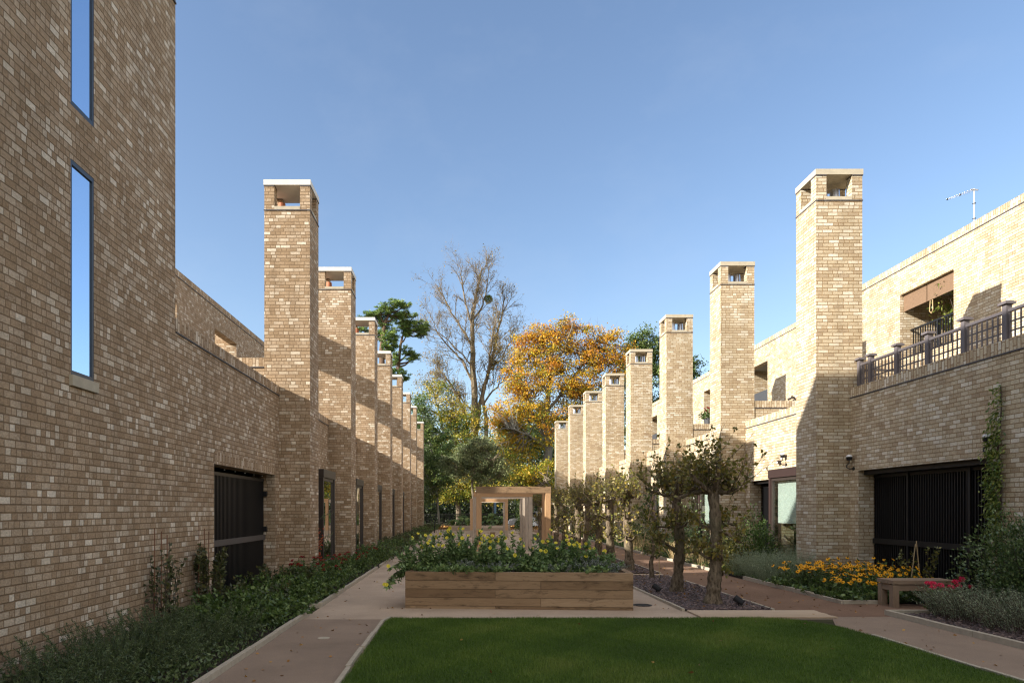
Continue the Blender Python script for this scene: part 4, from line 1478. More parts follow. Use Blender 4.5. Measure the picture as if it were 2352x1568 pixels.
# firethorn with orange berries
t, tips = shoot_plant('firethorn', 'firethorn with orange red berries beside the nearest left bay window', 'shrub', (-3.72, 17.15, .02), .16, .3, 1.55, 9, 40, .04, .018, M['lf_dark'], 580, stem_mat=M['twig'], lean=.5, stem_r=.006, hvar=.5)
m = MB(); rr = np.random.default_rng(8)
for k in range(120):
    z = rr.uniform(.25, 1.15); p = np.array((-3.7 + rr.normal() * .06, 17.1 + rr.normal() * .12, z))
    m.obox(p, (.012, 0, 0), (0, .012, 0), (0, 0, .012))
tag(m.build('berry', M['berry'], t), kind='stuff')
t2 = None
m = MB(); C, O = [], []
for (z, L) in ((1.5, .55), (.95, .5)):
    p = np.array((-3.7, 17.3, z - .15)); e = p + np.array((.42, .75, .3)) * L * 1.2
    m.tube([p, (p + e) / 2 + (0, 0, .03), e], [.006, .005, .003], 4)
    for _ in range(46): C.append(p + (e - p) * rr.uniform(.1, 1) + rr.normal(size=3) * .015); O.append(rnd_unit(rr, 1)[0])
m.build('side_branch', M['twig'], t)
leaf_mesh('side_foliage', rr, np.array(C), np.array(O), .045, .02, M['lf_dark'], t, .5)
# low planting along the rest of the left terrace
for k in range(1, 8):
    F = LF[k]
    for j, (dy, x, h, mt, w) in enumerate(((-.2, -2.85, .55, 'lf_green', 'at the foot of'), (1.7, -2.95, .5, 'lf_rose', 'just beyond'), (3.1, -2.85, .42, 'lf_green', 'well beyond'))):
        shoot_plant('border_shrub', f'low spreading border shrub {w} the {ORD[k]} left chimney', 'shrub', (x + .2, F + dy, .02), .58, 1.0, h * (.8 + .4 * ((k * 3 + j * 5) % 4) / 3), 44, 26, .08, .036, M[mt if (k + j) % 3 else 'lf_rose'], 600 + k * 5 + j, group='low shrubs along the left terrace', lean=.5)
    if k < 6:
        shoot_plant('wall_climber', f'thin climber on the wall beside the bay window before the {ORD[k]} left chimney' if k > 1 else 'dark climber on brick beyond the nearest left bay window', 'climber', (-3.75, F + (1.4 if k > 1 else 1.1), .02), .2, .35, 1.0, 12, 24, .06, .035, M['lf_rose'], 660 + k, group='climbers on the left terrace', lean=.3)

rr = np.random.default_rng(91)
def carpet(label, x0, x1, y0, y1, N, h, mat, L):
    C = np.stack([rr.uniform(x0, x1, N), y0 + (y1 - y0) * rr.uniform(0, 1, N) ** 1.6, .02 + h * rr.uniform(0, 1, N) ** 1.5], 1)
    O = np.stack([rr.normal(0, .6, N), rr.normal(0, .6, N), np.full(N, .6)], 1)
    V = leaf_geo(rr, C, O, L, L * .5, .5)
    V[:, 0] = np.clip(V[:, 0], x0 - .05, x1 + .06)
    o = npmesh('ground_cover', V, quads(N), np.repeat(rr.uniform(0, 1, N), 4), mat)
    tag(o, label, 'ground cover', kind='stuff')
carpet('low leafy ground cover filling the left bed up to the kerb', -4.1, -2.46, 9.2, 54, 26000, .16, M['lf_green'], .06)
carpet('low dark shoots between the rosemary bushes and the left kerb', -4.0, -2.46, 4.6, 9.4, 9000, .15, M['lf_rosemary'], .05)
carpet('low leafy ground cover under the flowers of the right bed', 6.44, 8.3, 11.6, 50, 16000, .12, M['lf_green'], .06)

# ------------------------------------------------------------------ right border
for i, (x, y, h, rx) in enumerate(((7.32, 9.72, .60, .62), (7.38, 8.75, .62, .66), (7.5, 7.75, .6, .66))):
    lab = ('lavender bush nearest the bench in the right slate bed', 'middle lavender bush of the right slate bed', 'lavender bush at the right picture edge in the slate bed')[i]
    shoot_plant('lavender_bush', 'dense grey green ' + lab, 'bush', (x, y, .03), rx, .6, h, 300, 52, .034, .006, M['lf_lavender'], 700 + i, group='lavender bushes in the right slate bed', lean=.5, base=.9, spread=.5, hvar=.45, stem_mat=M['twig'])
rng = np.random.default_rng(31)
for i, (x, y, z, n, lab) in enumerate(((7.12, 10.36, .50, 4, 'left of two, in front of the bench'), (7.55, 10.36, .52, 7, 'right of two, in front of the bench'))):
    t, tips = shoot_plant('pink_geranium', 'bright pink geranium ' + lab, 'flower', (x, y, .02), .16, .12, z, 12, 12, .05, .04, M['lf_green'], 720 + i, group='pink geraniums behind the lavender', hvar=.12)
    for j in range(n):
        e, d = tips[j]
        put_flower(t, 'geranium', e + (0, 0, .02), (0, -.5, .8), rng.uniform(1.0, 1.4))
t = bush('evergreen_bush', 'large rounded dark evergreen bush at the right edge in front of the carport', 'bush', (8.0, 9.75, .02), .66, .85, 1.72, 15000, .05, .026, M['lf_dark'], 730, lump=.16, stems=14)
# climber on the jamb
rr = np.random.default_rng(41)
t = thing('wall_climber', 'bright green climber growing up the brick beside the right carport opening', 'climber', (8.38, 10.72, .02))
m = MB(); C, O = [], []
line = [np.array((8.39 - .02 * math.sin(q), 10.70 - .02 * math.cos(q * 2), .02 + q * .32)) for q in range(12)]
m.tube(line, [.014] * 8 + [.01] * 4, 6)
for _ in range(1500):
    z = 2.0 + rr.normal() * .62
    if z > 3.55 or z < .5: continue
    C.append(np.array((8.36 - abs(rr.normal()) * .05, 10.74 + rr.normal() * .085, z))); O.append(np.array((-.5, rr.normal() * .5, -.6)))
for z in (2.75, 3.05, 3.3, 3.5):
    for _ in range(26): C.append(np.array((8.38 - abs(rr.normal()) * .03, 10.70 + rr.normal() * .05, z + rr.normal() * .05))); O.append(np.array((-.5, rr.normal(), -.3)))
m.build('stem', M['twig'], t)
leaf_mesh('foliage', rr, np.array(C), np.array(O), .075, .028, M['lf_climber'], t, .5)
# coneflowers
cone = [(6.72, 13.55, .66, 32), (6.78, 12.75, .66, 40), (7.25, 13.2, .76, 36), (7.3, 12.45, .64, 40), (7.8, 12.9, .74, 36), (7.85, 12.3, .64, 36), (6.95, 12.1, .48, 32)]
cl = ['farthest left', 'at the kerb corner', 'at the back before the chimney', 'in the middle of the yellow drift', 'at the back before the carport bars', 'at the right end near the rose canes', 'lowest at the front by the kerb']
for i, (x, y, h, nf) in enumerate(cone):
    t, tips = shoot_plant('golden_coneflower', 'golden yellow coneflower clump ' + cl[i], 'flower', (x, y, .02), .38, .36, h, 62, 13, .08, .028, M['lf_green'], 740 + i, group='golden coneflowers in the right bed', lean=.6, start=.0, leafpow=1.4, hvar=.5)
    for e, d in sorted(tips, key=lambda q: -q[0][2])[:nf + 4]:
        put_flower(t, 'daisy', e, (d[0] + rng.normal() * .25, d[1] - .55 + rng.normal() * .2, d[2]), rng.uniform(1.0, 1.45))
for i, (x, y, lab) in enumerate(((6.7, 11.85, 'at the kerb corner left of the bench'), (7.2, 11.8, 'behind the bench end under the yellow flowers'), (6.62, 12.6, 'along the kerb under the yellow flowers'), (6.65, 13.9, 'at the kerb before the grey sage'))):
    shoot_plant('leafy_groundcover', 'low round leaved green plant ' + lab, 'plant', (x, y, .02), .34, .3, .22, 30, 9, .08, .07, M['lf_green'], 760 + i, group='low leafy plants under the coneflowers', lean=1.0, spread=.4)
t, tips = shoot_plant('shrub_rose', 'thin yellowing rose tied to canes in front of the right carport bars', 'rose', (8.12, 12.2, .02), .28, .25, 1.15, 11, 34, .055, .036, M['lf_yellow'], 770, lean=.6, stem_mat=M['twig'], start=.25)
for (a, b) in (((8.1, 12.1, .02), (8.0, 12.1, 1.05)), ((7.9, 12.15, .02), (8.0, 12.12, 1.0))):
    m = MB(); m.tube([a, b], .008, 6); m.build('cane', M['cane'], t)
# strap leaved plant
rr = np.random.default_rng(51)
t = thing('daylily', 'clump of yellow green strap leaves behind the bench', 'plant', (8.12, 11.85, .02))
V = []; R = []
for k in range(90):
    a = rr.uniform(0, 6.283); L = rr.uniform(.35, .62); w = rr.uniform(.006, .011)
    d = np.array((math.cos(a), math.sin(a), 0)); s = np.array((-d[1], d[0], 0)) * w
    p0 = np.array((8.12, 11.85, .02)) + d * .04
    pr = [p0 + d * L * q * .75 + np.array((0, 0, L * (1.5 * q - 1.05 * q * q))) for q in (0, .3, .6, 1)]
    for j in range(3):
        V += [pr[j] - s * (1 - j * .25), pr[j] + s * (1 - j * .25), pr[j + 1] + s * (.75 - j * .25 + .02), pr[j + 1] - s * (.75 - j * .25 + .02)]
        R += [min(1, max(0, .62 + rr.normal() * .2))] * 4
npmesh('foliage', np.array(V), quads(len(V) // 4), R, M['lf_yellow'], t)
for i, (x, y, h, rx, lab) in enumerate(((6.75, 15.5, .82, .55, 'nearest the window on the right'), (6.7, 14.75, .74, .5, 'nearest the yellow coneflowers'), (7.2, 15.0, .86, .5, 'at the foot of the nearest right chimney'), (6.75, 16.3, .7, .5, 'farthest back by the second pear tree'))):
    shoot_plant('grey_sage', 'wispy grey green sage clump ' + lab, 'bush', (x, y, .02), rx, .5, h, 190, 30, .042, .006, M['lf_lavender'], 780 + i, group='wispy grey sage clumps on the right', lean=.75, base=.6, spread=.35, hvar=.4, stem_mat=M['lf_lavender'], stem_r=.003)
for i, (x, y, h, rx, N, mt, lab) in enumerate(((7.55, 17.6, 1.55, .5, 3200, 'lf_green', 'glossy green shrub beside the nearest rust framed window'), (6.95, 17.6, .95, .45, 1500, 'lf_yellow', 'yellowing shrub left of the nearest rust framed window'),
                                               (7.5, 20.0, 1.0, .5, 1500, 'lf_dark', 'dark shrub beyond the second right chimney foot'), (7.3, 22.5, 1.75, .65, 2600, 'lf_dark', 'tall dark shrub before the third right chimney'), (7.2, 25.2, .9, .5, 1200, 'lf_green', 'rounded green shrub at the third right chimney'),
                                               (7.2, 28.5, 1.2, .6, 1400, 'lf_green', 'green shrub before the fourth right chimney'), (7.2, 33.8, 1.2, .6, 1200, 'lf_dark', 'dark shrub before the fifth right chimney'), (7.2, 39.5, 1.2, .6, 1000, 'lf_green', 'green shrub before the sixth right chimney'))):
    bush('border_shrub', lab, 'shrub', (x, y, .02), rx, rx, h, N, .07, .04, M[mt], 800 + i, group='shrubs along the right terrace')
for i, (x, y) in enumerate(((6.8, 19.2), (6.75, 21.2), (6.75, 24), (6.75, 27))):
    shoot_plant('straw_grass', f'{ORD[i]} straw coloured clump along the right kerb behind the pear trees', 'plant', (x, y, .02), .45, .5, .8, 90, 14, .06, .006, M['lf_yellow'], 820 + i, group='straw coloured clumps on the right', lean=.7, spread=.3, stem_mat=M['cane'])
# pot on the terrace divider
t = thing('flower_pot', 'dark pot of red geraniums on the wall behind the second right chimney', 'flower pot', (9.34, 26.2, 4.87))
m = MB(); m.tube([(9.34, 26.2, 4.872), (9.34, 26.2, 5.1)], [.14, .18], 14); m.build('pot', M['grey_panel'], t)
rr = np.random.default_rng(61)
p, d = dome(rr, 260, np.array((9.34, 26.2, 5.1)), .3, .25, .32)
leaf_mesh('foliage', rr, p, d, .08, .07, M['lf_green'], t, .8)
for k in range(9): put_flower(t, 'geranium_red', np.array((9.34 + rr.normal() * .15, 26.1 + rr.normal() * .1, 5.36 + rr.normal() * .07)), (0, -.5, .8), .9)
# plant inside the upper opening
t = thing('balcony_plant', 'tall leafy pot plant behind the railing in the second right upper opening', 'plant', (13.7, 18.75, 6.05))
m = MB(); m.tube([(13.7, 18.75, 6.052), (13.7, 18.75, 6.35)], [.15, .19], 14); m.build('pot', M['terracotta'], t)
m = MB(); C, O = [], []
for k in range(12):
    e = np.array((13.65 + rr.normal() * .18, 18.85 + rr.normal() * .4, 7.1 + rr.uniform(-.3, .75)))
    m.tube([(13.7, 18.75, 6.3), ((13.7 + e[0]) / 2, (18.75 + e[1]) / 2, 6.9), e], [.012, .008, .004], 5)
    for _ in range(60): C.append(e + rr.normal(size=3) * np.array((.12, .15, .16))); O.append(np.array((rr.normal() * .6, rr.normal() * .6, -.4)))
m.build('stem', M['twig'], t)
leaf_mesh('foliage', rr, np.array(C), np.array(O), .13, .035, M['lf_climber'], t, .4)
# ------------------------------------------------------------------ far end
def big_leaf_shrub(label, x, y, z, r, h, seed):
    rng = np.random.default_rng(seed)
    t = thing('fatsia_shrub', label, 'shrub', (x, y, z), group='big leaved shrubs in the far planter')
    m = MB(); V = []; R = []
    for k in range(70):
        d = rng.normal(size=3); d /= np.linalg.norm(d); d[2] = abs(d[2])
        p = np.array((x, y, z)) + d * np.array((r, r * .8, h)) * rng.uniform(.6, 1.0)
        if k < 14: m.tube([(x + rng.normal() * .1, y, z), ((x + p[0]) / 2, (y + p[1]) / 2, z + (p[2] - z) * .6), p], [.015, .01, .006], 5)
        nrm = unit(d + np.array((0, -.2, .7)) + rng.normal(size=3) * .25)
        a = unit(np.cross(nrm, rng.normal(size=3))); b = np.cross(nrm, a)
        q = rng.uniform()
        for f in range(7):
            th = (f - 3) * .62
            ax = a * math.cos(th) + b * math.sin(th); sx = -a * math.sin(th) + b * math.cos(th)
            L = .24 * (1 - .06 * abs(f - 3))
            V += [p, p + ax * L * .55 + sx * .045, p + ax * L - nrm * .05, p + ax * L * .55 - sx * .045]; R += [q] * 4
    m.build('stem', M['twig'], t)
    npmesh('foliage', np.array(V), quads(len(V) // 4), R, M['lf_tree'], t)


big_leaf_shrub('big leaved evergreen shrub left of the arches in the far planter', -.2, 46.8, .46, .95, .95, 1)
big_leaf_shrub('big leaved evergreen shrub seen through the arches in the far planter', 1.9, 46.8, .46, 1.05, .95, 2)

bush('garden_shrub', 'tall loose green shrub in front of the parked car beyond the arches', 'shrub', (3.95, 46, .02), .62, .6, 2.9, 2600, .10, .06, M['lf_green'], 860)

# railings beyond the garden
t = thing('iron_railing', 'black iron railing under the trees beyond the garden', 'railing', (0, 64, 0))
m = MB()
x = -12.0
while x < 16:
    m.box(x, x + .025, 64, 64.025, .05, 1.25)
    x += .13
tag(m.build('bar', M['black_metal'], t), kind='stuff')
m = MB(); m.box(-12, 16, 63.99, 64.03, 1.18, 1.22); m.box(-12, 16, 63.99, 64.03, .12, .16); m.build('rail', M['black_metal'], t)
t = thing('bollard', 'thin dark metal bollard at the far end of the left bed', 'bollard', (-2.1, 47, 0))
m = MB(); m.tube([(-2.1, 47, .0), (-2.1, 47, .68)], .035, 10); m.tube([(-2.1, 47, .681), (-2.1, 47, .72)], [.045, .02], 10); m.build('post', M['black_metal'], t)
t = thing('sign_post', 'slim pole with narrow blue sign seen through the far arch', 'sign', (2.35, 56, 0))
m = MB(); m.tube([(2.35, 56, 0), (2.35, 56, 2.4)], .035, 8); m.build('pole', M['grey_panel'], t)
m = MB(); m.box(2.40, 2.56, 55.98, 56.0, 1.3, 2.2); m.build('sign_panel', M['blue_sign'], t)


# car at the road
def car(x, y, label):
    t = thing('parked_car', label, 'car', (x, y, 0))
    prof = [(0, .35), (.05, .62), (.18, .78), (.95, .95), (1.65, 1.42), (2.6, 1.47), (3.4, 1.36), (4.05, .98), (4.2, .75), (4.2, .32), (3.75, .27)]
    arch_ = lambda cx: [(cx + .36 * math.cos(a), .32 + .36 * math.sin(a)) for a in np.linspace(0, math.pi, 9)]
    pts = prof + arch_(3.3) + [(2.6, .24), (1.3, .24)] + arch_(.82) + [(.2, .27)]
    m = MB(); w = 1.72
    for s in (0, w):
        q = [(x + a, y + s, b) for a, b in pts]
        m.poly(q if s == 0 else q[::-1])
    for i in range(len(pts)):
        a, b = pts[i], pts[(i + 1) % len(pts)]
        m.poly([(x + a[0], y, a[1]), (x + a[0], y + w, a[1]), (x + b[0], y + w, b[1]), (x + b[0], y, b[1])])
    m.build('body', M['silver'], t)
    g = MB()
    for win in ([(1.15, .98), (1.72, 1.36), (2.35, 1.40), (2.35, .98)], [(2.45, .98), (2.45, 1.40), (3.3, 1.3), (3.75, .98)]):
        g.poly([(x + a, y - .006, b) for a, b in win])
    g.build('side_window', M['rubber'], t)
    for cx in (.82, 3.3):
        tb = MB(); tb.tube([(x + cx, y - .01, .32), (x + cx, y + .2, .32)], .315, 24); o = tb.build('wheel', M['rubber'], t)
        r = MB()
        r.tube([(x + cx, y - .02, .32), (x + cx, y - .012, .32)], .07, 12)
        for k in range(7):
            a = 6.283 * k / 7
            r.obox((x + cx + .13 * math.cos(a), y - .018, .32 + .13 * math.sin(a)), (.1 * math.cos(a), 0, .1 * math.sin(a)), (0, .006, 0), (-.022 * math.sin(a), 0, .022 * math.cos(a)))
        ring = [(x + cx + .225 * math.cos(a), y - .016, .32 + .225 * math.sin(a)) for a in np.linspace(0, 6.283, 25)]
        r.tube(ring, .018, 6, cap=False)
        r.build('rim', M['steel'], o)
    h = MB(); h.poly([(x + .05, y - .004, .64), (x + .3, y - .004, .70), (x + .42, y - .004, .82), (x + .2, y - .004, .78)]); h.build('headlight', M['white_paint'], t)
    h = MB(); h.box(x + 1.05, x + 1.3, y - .16, y - .01, .95, 1.1); h.build('mirror', M['silver'], t)


car(3.72, 58, 'silver car parked beyond the arches with its front wheel showing')


# ------------------------------------------------------------------ trees
def crown_tree(name, label, Y, trunk, limbs, blobs, mat, leaf, seed, barkm, r0, per=60, clump=.75, depth=1.0, colour=None, group=None, cat='tree', twig=0.03, hang=0.0, bare=0):
    """trunk, limbs: pixel polylines; blobs: (px, py, rx, ry, clumps)"""
    rng = np.random.default_rng(seed)
    k = Y / F_PX
    base = P(trunk[0][0], trunk[0][1], Y); base[2] = 0
    t = thing(name, label, cat, tuple(base), group=group)
    m = MB()
    nodes = []

    def limb(line, ra, rb, yoff):
        q = [P(a, b, Y) + np.array((0, yoff * i / max(1, len(line) - 1), 0)) for i, (a, b) in enumerate(line)]
        dense = []
        for a, b in zip(q[:-1], q[1:]):
            for s in np.linspace(0, 1, 5)[:-1]: dense.append(a + (b - a) * s + rng.normal(size=3) * .05 * k * 20)
        dense.append(q[-1])
        m.tube(dense, np.linspace(ra, rb, len(dense)), 8)
        nodes.extend(dense[len(dense) // 4:])
        return dense

    tl = [(trunk[0][0], HY + CAMZ / k)] + list(trunk)
    limb(tl, r0 * 1.15, r0 * .16, 0)
    for l in limbs: limb(l, r0 * .30, r0 * .06, rng.uniform(-1, 1) * 4 * depth)
    nd = np.array(nodes)
    Cs, Os, Rs = [], [], []
    for (px, py, rx, ry, n) in blobs:
        for _ in range(n):
            d = rnd_unit(rng, 1)[0] * rng.uniform(.25, 1) ** .45
            c = P(px, py, Y) + d * np.array((rx * k, .5 * (rx + ry) * k * depth, ry * k))
            i = np.argmin(((nd - c) ** 2).sum(1) + rng.uniform(0, 2, len(nd)))
            a = nd[i]
            mid = (a + c) / 2 + rng.normal(size=3) * .3 + np.array((0, 0, .2 - hang))
            m.tube([a, mid, c], [twig * 1.6, twig, twig * .4], 4, cap=False)
            for _b in range(bare):
                dd = unit(unit(c - a) + rnd_unit(rng, 1)[0] * .9 + np.array((0, 0, .4)))
                L = rng.uniform(.5, 1.6)
                m.tube([c, c + dd * L * .5 + rng.normal(size=3) * .08, c + dd * L], [twig * .35, twig * .25, twig * .12], 3, cap=False)
            cs = clump * rng.uniform(.6, 1.3)
            npc = max(3, int(per * rng.uniform(.5, 1.4)))
            p = c + rng.normal(size=(npc, 3)) * np.array((cs, cs, cs * .55)) * .55
            base_c = rng.uniform(0, 1) if colour is None else colour(rng, c)
            Cs.append(p); Os.append(rnd_unit(rng, npc) + np.array((0, 0, -.3 * hang + .1))); Rs.append(np.clip(base_c + rng.normal(0, .13, npc), 0, 1))
    m.build('trunk', barkm, t)
    C = np.concatenate(Cs)
    C[:, 2] = np.maximum(C[:, 2], .1)
    leaf_mesh('crown', rng, C, np.concatenate(Os), leaf, leaf * .62, mat, t, .8, np.concatenate(Rs))
    return t


# autumn beech
def beech_col(rng, c):
    zz = (c[2] - 6) / 15
    return np.clip(.27 + .42 * zz + rng.normal(0, .20) + (.08 if c[0] < 6 else 0), .08, .97)


crown_tree('autumn_beech', 'big beech in orange and yellow autumn leaf with grey trunk', 70,
           [(1257, 1190), (1254, 1090), (1260, 1020), (1252, 950), (1262, 880), (1268, 810)],
           [[(1258, 1020), (1230, 960), (1205, 890), (1190, 830)], [(1254, 950), (1300, 890), (1345, 830), (1375, 775)], [(1260, 870), (1295, 800), (1310, 750)],
            [(1258, 1000), (1310, 950), (1370, 910)], [(1256, 1030), (1210, 1000), (1165, 990)], [(1264, 830), (1285, 770), (1296, 735)]],
           [(1270, 800, 62, 52, 62), (1212, 860, 58, 58, 66), (1330, 850, 75, 62, 80), (1178, 940, 48, 58, 60), (1265, 905, 95, 80, 130), (1375, 805, 42, 42, 28), (1225, 985, 65, 60, 75), (1300, 745, 26, 22, 14), (1390, 770, 40, 24, 10),
            (1345, 930, 60, 50, 50), (1195, 1050, 40, 46, 36), (1240, 1105, 52, 22, 20), (1170, 1000, 34, 44, 26), (1420, 800, 26, 40, 14), (1325, 785, 44, 36, 34), (1218, 800, 36, 36, 30), (1238, 772, 28, 28, 22), (1150, 960, 26, 40, 22), (1395, 850, 34, 50, 28), (1432, 835, 26, 46, 26)],
           M['lf_beech'], .22, 901, M['bark_grey'], .62, per=54, clump=.8, depth=.7, colour=beech_col, bare=3, twig=.03)
# green oak on the right
crown_tree('green_oak', 'dense green oak rising behind the right chimneys', 90,
           [(1500, 1190), (1500, 1000), (1495, 900), (1485, 820)], [[(1500, 960), (1460, 880), (1450, 820)], [(1498, 930), (1550, 870), (1585, 840)], [(1498, 990), (1540, 960), (1590, 930)]],
           [(1482, 785, 34, 34, 34), (1460, 830, 40, 45, 50), (1515, 825, 48, 40, 50), (1500, 890, 80, 60, 110), (1590, 842, 20, 24, 14), (1575, 880, 30, 40, 26), (1440, 900, 36, 60, 40), (1500, 980, 90, 50, 70)],
           M['lf_oak'], .28, 902, M['bark'], .55, per=75, clump=.95, depth=.8)
# trees left of the centre
crown_tree('holly_tree', 'glossy dark green tree with slim pale trunk beyond the last left chimney', 58,
           [(1008, 1205), (1004, 1130), (998, 1080), (985, 1010), (975, 950)], [[(1002, 1120), (975, 1090), (965, 1050)], [(1000, 1080), (1030, 1040), (1040, 1000)], [(1004, 1140), (985, 1125), (970, 1118)]],
           [(985, 1040, 30, 60, 80), (975, 975, 22, 45, 44), (1005, 1085, 38, 46, 70), (1020, 1030, 28, 46, 44), (968, 930, 16, 26, 16), (985, 1130, 24, 28, 26)],
           M['lf_tree'], .15, 903, M['bark_grey'], .11, per=75, clump=.5, depth=.8, twig=.014)
crown_tree('yellow_maple', 'loose green and yellow tree in front of the tall bare tree', 66,
           [(1052, 1195), (1050, 1100), (1045, 1000), (1040, 930)], [[(1048, 1050), (1015, 980), (1000, 910)], [(1046, 1010), (1080, 960), (1095, 900)], [(1048, 1080), (1100, 1040), (1150, 1020)], [(1050, 1120), (1090, 1110), (1130, 1120)]],
           [(1030, 950, 42, 42, 44), (1005, 905, 30, 34, 18), (1075, 970, 50, 40, 44), (1055, 1020, 60, 40, 60), (1040, 1125, 45, 30, 55), (1140, 1060, 45, 40, 40), (1090, 1120, 50, 32, 44), (1135, 1135, 26, 22, 20), (1165, 1120, 40, 36, 30), (965, 950, 18, 50, 14)],
           M['lf_maple'], .17, 904, M['bark'], .28, per=85, clump=.85, depth=.8, colour=lambda r, c: np.clip(r.normal(.47, .27), 0, 1), bare=1)
crown_tree('blue_conifer', 'grey green conifer with open spreading crown above the arches', 52,
           [(1086, 1200), (1085, 1120), (1083, 1080), (1100, 1040), (1108, 1015)], [[(1084, 1100), (1050, 1080), (1025, 1060)], [(1085, 1090), (1120, 1060), (1150, 1050)], [(1088, 1070), (1075, 1040), (1070, 1020)], [(1085, 1110), (1130, 1100), (1165, 1090)]],
           [(1108, 1022, 32, 22, 40), (1072, 1045, 32, 24, 40), (1040, 1065, 28, 22, 28), (1110, 1060, 42, 26, 52), (1145, 1075, 34, 24, 34), (1075, 1085, 38, 22, 30), (1120, 1095, 36, 16, 22)],
           M['lf_juniper'], .12, 905, M['bark'], .12, per=80, clump=.40, depth=.9, twig=.014)
crown_tree('lime_sapling', 'low yellow leaved branches beside the right end of the garden', 60,
           [(1225, 1195), (1224, 1150), (1222, 1110)], [[(1224, 1140), (1195, 1110), (1170, 1100)], [(1223, 1130), (1250, 1105), (1272, 1095)]],
           [(1225, 1095, 46, 14, 30), (1200, 1130, 40, 22, 30), (1250, 1130, 36, 20, 26), (1240, 1070, 36, 16, 18)],
           M['lf_beech'], .18, 906, M['bark'], .12, per=50, clump=.6, depth=.9, colour=lambda r, c: np.clip(r.normal(.22, .14), 0, .6))
# dark trees behind
far = [(940, 92, 1000, 64, 'left of the holly'), (1010, 96, 1060, 60, 'behind the yellow maple'), (1090, 98, 1050, 60, 'behind the blue conifer'), (1165, 94, 1030, 64, 'between the bare tree and beech'), (1232, 99, 990, 76, 'behind the beech trunk'), (1300, 95, 1060, 70, 'behind the farthest right chimney'),
       (1380, 100, 1000, 80, 'behind the sixth right chimney')]
for i, (px, Y, py, r, lab) in enumerate(far):
    crown_tree('background_tree', 'dark green background tree ' + lab, Y, [(px, 1195), (px + 3, 1120), (px - 2, py)], [[(px, 1130), (px - 30, 1080)], [(px, 1120), (px + 30, 1060)]],
               [(px, py, r * .85, r * .75, 95), (px - 10, py + 70, r * .9, r * .65, 80), (px + 14, py + 105, r * .8, r * .35, 45)], M['lf_tree'] if i % 2 else M['lf_oak'], .34, 920 + i, M['bark'], .3, per=55, clump=1.2, depth=.7, group='dark trees beyond the garden')
for i, px in enumerate((965, 1020, 1075, 1130, 1185, 1240, 1295, 1350)):
    q = P(px, 1170, 76)
    bush('background_shrub', f'{ORD[i]} dark shrub from the left behind the iron railing', 'shrub', (q[0], 76, 0), 2.0, 1.4, 3.2 + (i * 7 % 4) * .4, 2600, .24, .15, M['lf_shade'], 940 + i, group='dark shrubs behind the railing')

# pines on the left
def pine(label, Y, trunk, rads, pads, seed):
    rng = np.random.default_rng(seed)
    k = Y / F_PX
    conv = lambda x, y, yo=0: P((1180 + x / 3.564) * .6125, (1100 + y / 3.564) * .6125, Y) + np.array((0, yo, 0))
    base = conv(*trunk[0]); base[2] = 0
    t = thing('pine_tree', label, 'tree', tuple(base), group='pines behind the left terrace')
    m = MB()
    q = [np.array((base[0] + .3, Y, 0))] + [conv(*p) for p in trunk]
    m.tube(q, rads, 9)
    nd = np.array([a + (b - a) * s for a, b in zip(q[1:-1], q[2:]) for s in np.linspace(0, 1, 6)])
    Cs, Os, Rs = [], [], []
    for (x, y, rx, ry) in pads:
        c = conv(x, y, rng.normal() * .5)
        sx, sz = rx / 3.564 * .6125 * k, ry / 3.564 * .6125 * k
        cc = c - (0, 0, sz * .5)
        i = np.argmin(((nd - (cc - (0, 0, .8))) ** 2).sum(1))
        m.tube([nd[i], (nd[i] + cc) / 2 - (0, 0, .15), cc], [.13, .09, .04], 6)
        n = int(14 + sx * sz * 36)
        for _ in range(n):
            d = rnd_unit(rng, 1)[0] * rng.uniform(.2, 1) ** .4
            p = c + d * np.array((sx * 1.1, sx, sz * 1.25)) + rng.normal(size=3) * .14
            m.tube([cc, (cc + p) / 2, p], [.03, .02, .01], 3, cap=False)
            kk = 52
            dd = rnd_unit(rng, kk); dd[:, 2] = np.abs(dd[:, 2]) * .8 - .1
            Cs.append(p + dd * rng.uniform(.02, .24, kk)[:, None]); Os.append(dd + (0, 0, .2)); Rs.append(np.clip(rng.normal(.45, .22) + rng.normal(0, .12, kk), 0, 1))
    m.build('trunk', M['bark_pine'], t)
    leaf_mesh('crown', rng, np.concatenate(Cs), np.concatenate(Os), .2, .06, M['lf_pine'], t, .35, np.concatenate(Rs))


pine('nearer umbrella shaped pine with reddish trunk behind the third left chimney', 74, [(900, 1000), (895, 740), (915, 560), (935, 400), (1000, 260)], [.34, .33, .28, .24, .18, .08],
     [(700, 285, 75, 30), (790, 300, 60, 34), (880, 280, 95, 55), (1000, 190, 110, 60), (1080, 160, 70, 40), (1200, 150, 70, 45), (940, 330, 110, 55), (1060, 290, 110, 60), (1180, 260, 70, 45), (900, 410, 90, 55), (1010, 520, 80, 60), (960, 620, 60, 40), (1050, 600, 60, 45), (1060, 685, 45, 25), (640, 480, 70, 30), (870, 540, 50, 60), (960, 740, 40, 40), (1020, 770, 45, 35)], 11)
pine('slimmer leaning pine with bare curved trunk right of the first pine', 76, [(1115, 1500), (1120, 1070), (1130, 860), (1150, 680), (1170, 580), (1230, 470)], [.24, .22, .19, .16, .14, .12, .05],
     [(1180, 400, 110, 55), (1270, 360, 130, 55), (1390, 420, 120, 55), (1470, 480, 70, 55), (1200, 480, 90, 50), (1320, 500, 110, 50), (1420, 540, 60, 30), (1230, 570, 50, 35), (1240, 800, 80, 45), (1320, 840, 65, 40), (1300, 890, 30, 18), (1085, 860, 40, 70), (1070, 920, 35, 25), (1160, 1090, 50, 30), (1210, 1130, 25, 18), (1060, 1060, 40, 40)], 12)

